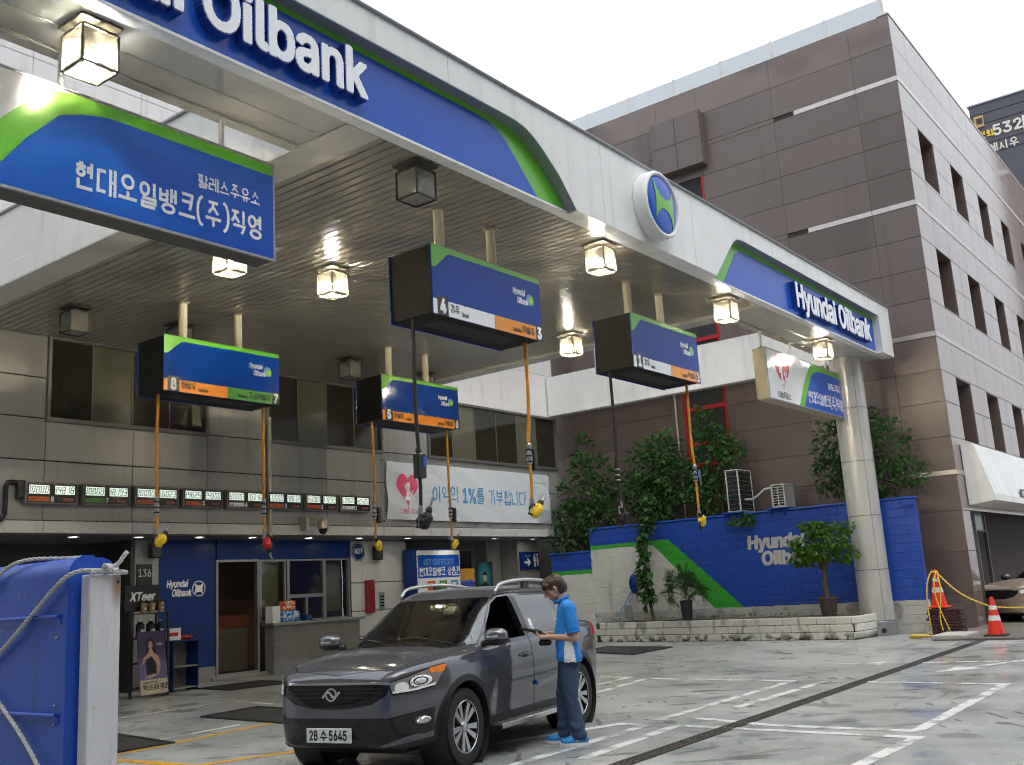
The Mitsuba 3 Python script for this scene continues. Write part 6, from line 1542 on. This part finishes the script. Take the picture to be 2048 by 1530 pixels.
stick(sbox(-.035, 0, .035, .12), -1.64, 1.17, 'white_sign', 'paper_label')
stick(sbox(-.028, .012, .02, .05), -1.642, 1.17, 'letter_grey', 'paper_label_print')
C('door_guard', cbox(-1.52 - .03, -1.52 + .03, .936, .955, .585, .64, .006), 'guard_blue', sm=False)
mat('guard_blue', (.02, .14, .40), .5)
for s, x0 in ((1, -.60), (-1, -.55)):
    C('wiper', tube([(-.30, .62 if s > 0 else -.1, 1.118), (-.375, .25 if s > 0 else -.45, 1.168), (-.41, .0 if s > 0 else -.66, 1.193)], .008, 5), 'car_black', sm=60)

# ---------------------------------------------------------------- gold car by the brown building
mat('gold_paint', (.36, .29, .225), .12, .8, .4, 1.0)
gc = thing('gold_car', 'gold coloured car at the right edge, parked before the brown building behind the traffic cone', 'car')
GT = place_car(27.80, 5.47, 146.)
for k_ in [q for q in scene if q.startswith('grey_car__')]:
    if any(w in k_ for w in ('lower_grille', 'bumper_lip', 'fog_recess', 'lower_bar', 'badge', 'number_plate', 'guard', 'paper', 'roof_rail', 'rail_foot', 'step', 'wiper', 'plate')): continue
    d_ = dict(scene[k_]); d_['to_world'] = GT
    if d_.get('bsdf', {}).get('id') == 'car_paint': d_['bsdf'] = {'type': 'ref', 'id': 'gold_paint'}
    scene['gold_car' + k_[8:]] = d_
# ================================================================ attendant
def sph(p, r, n=20): return m3.Manifold.sphere(r, n).translate(tuple(map(float, p)))
def bone(a, b, ra, rb, n=20): return m3.Manifold.batch_hull([sph(a, ra, n), sph(b, rb, n)])
def hullof(*pr): return m3.Manifold.batch_hull([sph(p, r) for p, r in pr])
def smooth_m(m, L=.02, it=12):
    t = from_m3(m.refine_to_length(L)); t.merge_vertices()
    trimesh.smoothing.filter_taubin(t, lamb=.5, nu=.52, iterations=it)
    return t
mat('skin', (.46, .27, .19), .45)
mat('hair_brown', PROC(lambda p, n, uv: MIX((.022, .010, .007), (.07, .030, .02), FB(p.x * 60, p.y * 60, p.z * 18, 3))), .42, .5)
mat('shirt_blue', PROC(lambda p, n, uv: MIX((.012, .17, .52), (.02, .22, .62), FB(p.x * 7, p.y * 7, p.z * 7, 3))), .75)
mat('shirt_white', (.62, .64, .68), .8)
def denim(p, n, uv):
    a = FB(p.x * 9, p.y * 9, p.z * 5, 3)
    return MIX((.014, .030, .068), (.05, .085, .165), a)
mat('denim', PROC(denim), .85)
mat('shoe_blue', (.012, .22, .55), .5); mat('sole_white', (.66, .66, .66), .6)
FEET = (8.62, 6.04)
HEAD_A = 125.
PTM = T().translate((FEET[0], FEET[1], 0)).rotate((0, 0, 1), HEAD_A)
per = thing('person', 'person in a blue and white polo shirt and jeans, head bowed over a handheld terminal', 'person')
P_ = lambda name, m, bs, parent=per, sm=60: obj(name, m, bs, parent, sm, to_world=PTM)
# joints: x forward, y left, z up
sL, eL, wL = (-.045, .185, 1.325), (-.10, .215, 1.035), (.155, .155, 1.055)
sR, eR, wR = (-.02, -.185, 1.325), (-.03, -.215, 1.045), (.20, -.06, 1.075)
neck, headc = (-.005, 0, 1.40), (.075, 0, 1.525)
hipL, knL, anL = (-.03, .09, .86), (-.015, .10, .47), (-.075, .10, .09)
hipR, knR, anR = (-.02, -.09, .86), (.055, -.10, .47), (.06, -.10, .09)
def finger(pts, r): return sum((bone(a, b, q, q2, 10) for (a, b), (q, q2) in zip(zip(pts[:-1], pts[1:]), zip(r[:-1], r[1:]))), m3.Manifold())
body = hullof(((-.03, .10, 1.30), .085), ((-.03, -.10, 1.30), .085), ((-.02, .09, 1.05), .085), ((-.02, -.09, 1.05), .085))
body += hullof(((-.03, .09, .90), .085), ((-.03, -.09, .90), .085), ((-.02, .09, 1.05), .085), ((-.02, -.09, 1.05), .085))
body += hullof(((-.035, .15, 1.335), .05), ((-.03, -.15, 1.335), .05), ((-.02, 0, 1.36), .06))
body += bone((-.025, 0, 1.34), (.03, 0, 1.455), .062, .052)
for s_, e_, w_ in ((sL, eL, wL), (sR, eR, wR)): body += bone(s_, e_, .050, .042) + bone(e_, w_, .041, .027)
for h_, k_, a_ in ((hipL, knL, anL), (hipR, knR, anR)): body += bone(h_, k_, .085, .055) + bone(k_, a_, .054, .038)
# head, tilted down
tl_ = math.radians(24)
def hd(x, y, z): return (headc[0] + x * math.cos(tl_) + z * math.sin(tl_), y, headc[2] + z * math.cos(tl_) - x * math.sin(tl_))
body += hullof((hd(-.02, 0, .035), .088), (hd(.018, 0, .035), .082), (hd(-.015, 0, -.01), .082))
body += hullof((hd(.035, 0, .02), .070), (hd(.035, .028, -.03), .045), (hd(.035, -.028, -.03), .045), (hd(.055, 0, -.088), .026), (hd(.02, .04, -.06), .03), (hd(.02, -.04, -.06), .03))
body += hullof((hd(.098, 0, .012), .010), (hd(.118, 0, -.028), .0125), (hd(.098, .012, -.034), .009), (hd(.098, -.012, -.034), .009))
body += bone(hd(.088, .016, -.062), hd(.088, -.016, -.062), .010, .010) + bone(hd(.084, .012, -.072), hd(.084, -.012, -.072), .010, .010)
body += bone(hd(.086, .045, .022), hd(.093, .014, .026), .010, .010) + bone(hd(.086, -.045, .022), hd(.093, -.014, .026), .010, .010)
for s in (1, -1): body += hullof((hd(-.005, s * .083, .02), .016), (hd(-.012, s * .088, .0), .015), (hd(.0, s * .081, -.022), .010))
body += bone((.03, 0, 1.44), hd(-.01, 0, -.03), .05, .055)
# left hand holds the terminal from below, right hand taps it
def hand(w, d, up, s):
    w, d, up = np.array(w), np.array(d, float), np.array(up, float); d /= np.linalg.norm(d); sd = np.cross(up, d) * s; up = np.cross(d, sd) * s
    Q = lambda a, b, c: tuple(w + d * a + sd * b + up * c)
    m = hullof((Q(.01, .0, 0), .022), (Q(.075, .03, .0), .014), (Q(.08, -.03, .0), .013), (Q(.03, .03, -.004), .018))
    for i, (b, L) in enumerate(((.034, .066), (.012, .075), (-.010, .070), (-.031, .055))):
        m += finger([Q(.07, b, 0), Q(.07 + L * .45, b * 1.05, .006), Q(.07 + L * .75, b, .024), Q(.07 + L * .86, b, .044)], (.0105, .0095, .009, .008))
    m += finger([Q(.02, .03, .005), Q(.045, .055, .022), Q(.075, .055, .038)], (.014, .011, .009))
    return m
body += hand(wL, (1, -.22, .06), (0, .1, 1), -1)
body += hand(wR, (1, .25, .0), (0, 0, 1), 1)
bm_ = smooth_m(body, .012, 6)
P_('body', bm_, 'skin')
for s in (1, -1):
    P_('eye', trimesh.creation.icosphere(2, .006).apply_translation(hd(.089, s * .032, .004)), 'letter_black')
    P_('eyebrow', tube([hd(.088, s * .050, .024), hd(.096, s * .034, .031), hd(.099, s * .018, .029)], .003, 6), 'hair_brown')
P_('lips', tube([hd(.092, .02, -.067), hd(.099, 0, -.067), hd(.092, -.02, -.067)], .005, 6), 'lip')
mat('lip', (.36, .16, .13), .45)
# hair: bowl cut with long fringe
hair = hullof((hd(-.032, 0, .045), .098), (hd(.018, 0, .050), .092), (hd(-.05, 0, -.005), .085))
hair += hullof((hd(.06, .045, .058), .048), (hd(.06, -.045, .058), .048), (hd(.082, 0, .052), .036))
hair -= m3.Manifold.batch_hull([sph(hd(.17, y, z), .02) for y in (-.12, .12) for z in (-.2, .022)] + [sph(hd(.026, y, z), .01) for y in (-.12, .12) for z in (-.2, -.02)] + [sph(hd(.06, y, .02), .008) for y in (-.12, .12)])
hair -= m3.Manifold.batch_hull([sph(hd(-.12, y, -.115), .03) for y in (-.12, .12)] + [sph(hd(.05, y, -.085), .03) for y in (-.12, .12)])
for s in (1, -1): hair -= sph(hd(-.004, s * .098, -.004), .030)
ht = smooth_m(hair, .008, 4)
ht.vertices += ht.vertex_normals * ((meshkit.fbm(ht.vertices * [70, 70, 16], 3)[:, None] - .45) * .014)
P_('hair', ht, 'hair_brown')
# polo shirt: torso, sleeves, collar, white side panels
tor = hullof(((-.035, .115, 1.30), .092), ((-.03, -.115, 1.30), .092), ((-.005, .10, 1.12), .098), ((-.005, -.10, 1.12), .098))
tor += hullof(((-.005, .10, 1.12), .098), ((-.005, -.10, 1.12), .098), ((-.02, .10, .95), .115), ((-.02, -.10, .95), .115))
tor += hullof(((-.02, .10, .95), .115), ((-.02, -.10, .95), .115), ((-.03, .105, .84), .125), ((-.03, -.105, .84), .125))
tor += hullof(((-.04, .155, 1.338), .058), ((-.035, -.155, 1.338), .058), ((-.025, 0, 1.365), .066))
def lerp(a, b, q): return tuple(np.array(a) * (1 - q) + np.array(b) * q)
slL = bone(sL, lerp(sL, eL, .66), .066, .068); slR = bone(sR, lerp(sR, eR, .66), .066, .068)
tor += slL + slR
tor -= to_m3(box(-1, 1, -1, 1, 0, .80))
tt_ = smooth_m(tor, .016, 6)
nz_ = meshkit.fbm(tt_.vertices * [9, 9, 5], 3)[:, None] - .5
tt_.vertices += tt_.vertex_normals * nz_ * .024
wr = np.clip((1.12 - tt_.vertices[:, 2:3]) / .3, 0, 1) * np.sin(tt_.vertices[:, 2:3] * 55 + 5 * np.sin(tt_.vertices[:, 0:1] * 20))
tt_.vertices += tt_.vertex_normals * wr * .004
tm = to_m3(tt_)
pan = prism_y(Polygon([(-.10, .70), (.035, .70), (.02, .92), (-.005, 1.10), (-.02, 1.22), (-.07, 1.22), (-.065, 1.05), (-.085, .9)]), .06, .5) + prism_y(Polygon([(-.10, .70), (.035, .70), (.0, 1.22), (-.07, 1.22)]), -.5, -.06)
arm_zone = bone(sL, lerp(sL, eL, .7), .075, .078) + bone(sR, lerp(sR, eR, .7), .075, .078)
cut_ = pan - arm_zone
P_('shirt', from_m3(tm - cut_), 'shirt_blue')
sp_ = P_('side_panel', from_m3((tm ^ cut_) ^ to_m3(box(-1, 1, 0, 1, 0, 2))), 'shirt_white')
P_('side_panel', from_m3((tm ^ cut_) ^ to_m3(box(-1, 1, -1, 0, 0, 2))), 'shirt_white')
col_ = np.linspace(0, 2 * math.pi, 25)
P_('collar', tube([(.0 + .070 * math.cos(a) + .01, .078 * math.sin(a), 1.405 - .030 * math.cos(a) + .01) for a in col_[:-1]], .017, 8, True), 'shirt_blue')
P_('chest_mark', ext(LineString([(-.02, .012), (.01, 0), (.03, .02)]).buffer(.005), .003, (.075, .105, 1.22), (-.75, .65, 0), ZP), 'letter_white')
for s_, e_ in ((sL, eL), (sR, eR)):
    a = np.array(lerp(s_, e_, .645)); d = np.array(e_) - s_; d /= np.linalg.norm(d)
    P_('sleeve_hem', lathe([(.056, -.012), (.0715, -.012), (.0725, .008), (.062, .008)], 22, a + d * .045, d), 'shirt_blue')
# jeans
jn = hullof(((-.03, .085, .90), .098), ((-.03, -.085, .90), .098), ((-.035, .09, .80), .105), ((-.03, -.09, .80), .105))
jn += bone(lerp(hipL, knL, .1), knL, .102, .074) + bone(lerp(hipR, knR, .1), knR, .102, .074)
for k_, a_ in ((knL, anL), (knR, anR)): jn += bone(k_, lerp(k_, a_, .5), .073, .074) + bone(lerp(k_, a_, .5), (a_[0] + .0, a_[1], .10), .074, .078)
jn -= to_m3(box(-1, 1, -1, 1, -1, .055))
jt = smooth_m(jn, .016, 6)
v = jt.vertices
fold = np.sin(v[:, 2:3] * 60 + 4 * np.sin(v[:, 0:1] * 25 + v[:, 1:2] * 18)) * (np.exp(-((v[:, 2:3] - .16) / .10) ** 2) + .45 * np.exp(-((v[:, 2:3] - .48) / .09) ** 2) + .3 * np.exp(-((v[:, 2:3] - .78) / .06) ** 2))
jt.vertices = v + jt.vertex_normals * (fold * .008 + (meshkit.fbm(v * [12, 12, 6], 3)[:, None] - .5) * .016)
P_('jeans', jt, 'denim')
P_('back_pocket', None or tube([(-.10, .165, .83), (-.115, .15, .76), (-.07, .185, .755)], .004, 5), 'denim')
# shoes
for a_, yw in ((anL, .08), (anR, -.12)):
    o = np.array([a_[0], a_[1], 0]); c, s = math.cos(yw), math.sin(yw)
    R_ = lambda x, y, z: tuple(o + [x * c - y * s, x * s + y * c, z])
    up_ = hullof((R_(-.055, 0, .052), .040), (R_(.0, 0, .075), .045), (R_(.05, 0, .06), .042), (R_(.05, .0, .05), .046)) + hullof((R_(.05, 0, .055), .044), (R_(.155, .004, .042), .033), (R_(.12, .022, .042), .033), (R_(.12, -.022, .042), .033))
    up_ -= to_m3(box(-2, 2, -2, 2, -1, .020))
    sh = P_('shoe', smooth_m(up_, .012, 4), 'shoe_blue')
    so_ = unary_union([Point(R_(-.055, 0, 0)[:2]).buffer(.043), Point(R_(.13, .016, 0)[:2]).buffer(.044), Point(R_(.13, -.016, 0)[:2]).buffer(.044), Point(R_(.155, 0, 0)[:2]).buffer(.04)]).convex_hull
    P_('sole', ext(so_.buffer(.004), .026, (0, 0, .001)), 'sole_white', sh)
    for q in (-1, 1):
        P_('stripe_patch', tube([R_(.015 + .0, q * .041, .035), R_(.035, q * .045, .05), R_(.03, q * .036, .085)], .008, 6), 'sole_white', sh)
    for i in range(4): P_('lace', tube([R_(.055 + i * .02, -.022, .098 - i * .0085), R_(.06 + i * .02, 0, .106 - i * .0085), R_(.055 + i * .02, .022, .098 - i * .0085)], .004, 5), 'sole_white', sh)
k = thing('card_terminal', 'black handheld payment terminal held level in both hands of the attendant', 'terminal')
tmx = lambda m: m.apply_transform(trimesh.transformations.rotation_matrix(math.radians(-14), (0, 1, 0))).apply_translation((.33, .06, 1.125))
obj('body', tmx(cbox(-.10, .12, -.055, .055, -.016, .016, .008)), 'black_matte', k, to_world=PTM)
obj('screen', tmx(box(.0, .105, -.042, .042, .0162, .018)), 'car_gloss_black', k, to_world=PTM)
for i in range(3):
    for j in range(3): obj('key', tmx(box(-.085 + i * .026, -.067 + i * .026, -.035 + j * .026, -.017 + j * .026, .0162, .019)), 'dark_metal', k, to_world=PTM)
k = thing('black_pouch', 'small black pouch held under the terminal by the attendant', 'pouch')
obj('pouch', cbox(.14, .27, -.06, .04, .965, 1.022, .018), 'black_matte', k, to_world=PTM)
obj('flap', cbox(.15, .26, -.064, .044, 1.0225, 1.03, .003), 'black_paint', k, to_world=PTM)
# ================================================================ street fronts around the forecourt (out of frame, seen in reflections)
mat('render_grey', speck((.20, .19, .18), .08, 1., .3), .7)
mat('render_tan', speck((.22, .18, .14), .08, 1., .3), .7)
def block(label, x0, x1, y0, y1, h, m, face):
    k = thing('street_building', label, 'building')
    obj('wall', box(x0, x1, y0, y1, 0, h), m, k)
    obj('parapet', box(x0 - .15, x1 + .15, y0 - .15, y1 + .15, h + .001, h + .5), 'concrete', k)
    w, hh = 1.8, 1.7
    if face == 'y':
        pn = mikit.ply(cbox(0, w, 0, .06, 0, hh, .02), 'dark_glass')
        for i in range(int((x1 - x0 - 2) / 3.2)):
            for j in range(int((h - 4.5) / 3.4) + 1): obj('window', pn, None, k, to_world=T().translate((x0 + 1.5 + i * 3.2, y1 - .02, 4.6 + j * 3.4 if j else 1.2)))
    else:
        pn = mikit.ply(cbox(0, .06, 0, w, 0, hh, .02), 'dark_glass')
        for i in range(int((y1 - y0 - 2) / 3.2)):
            for j in range(int((h - 4.5) / 3.4) + 1): obj('window', pn, None, k, to_world=T().translate((x1 - .02, y0 + 1.5 + i * 3.2, 4.6 + j * 3.4 if j else 1.2)))
block('grey office block across the street behind the viewer', -34, 2, -34, -17, 24, 'render_grey', 'y')
block('tan office block across the street behind the viewer, farther right', 3, 36, -34, -18, 19, 'render_tan', 'y')
block('grey building beside the left end of the forecourt', -22, -7, -6, 24, 17, 'render_grey', 'x')
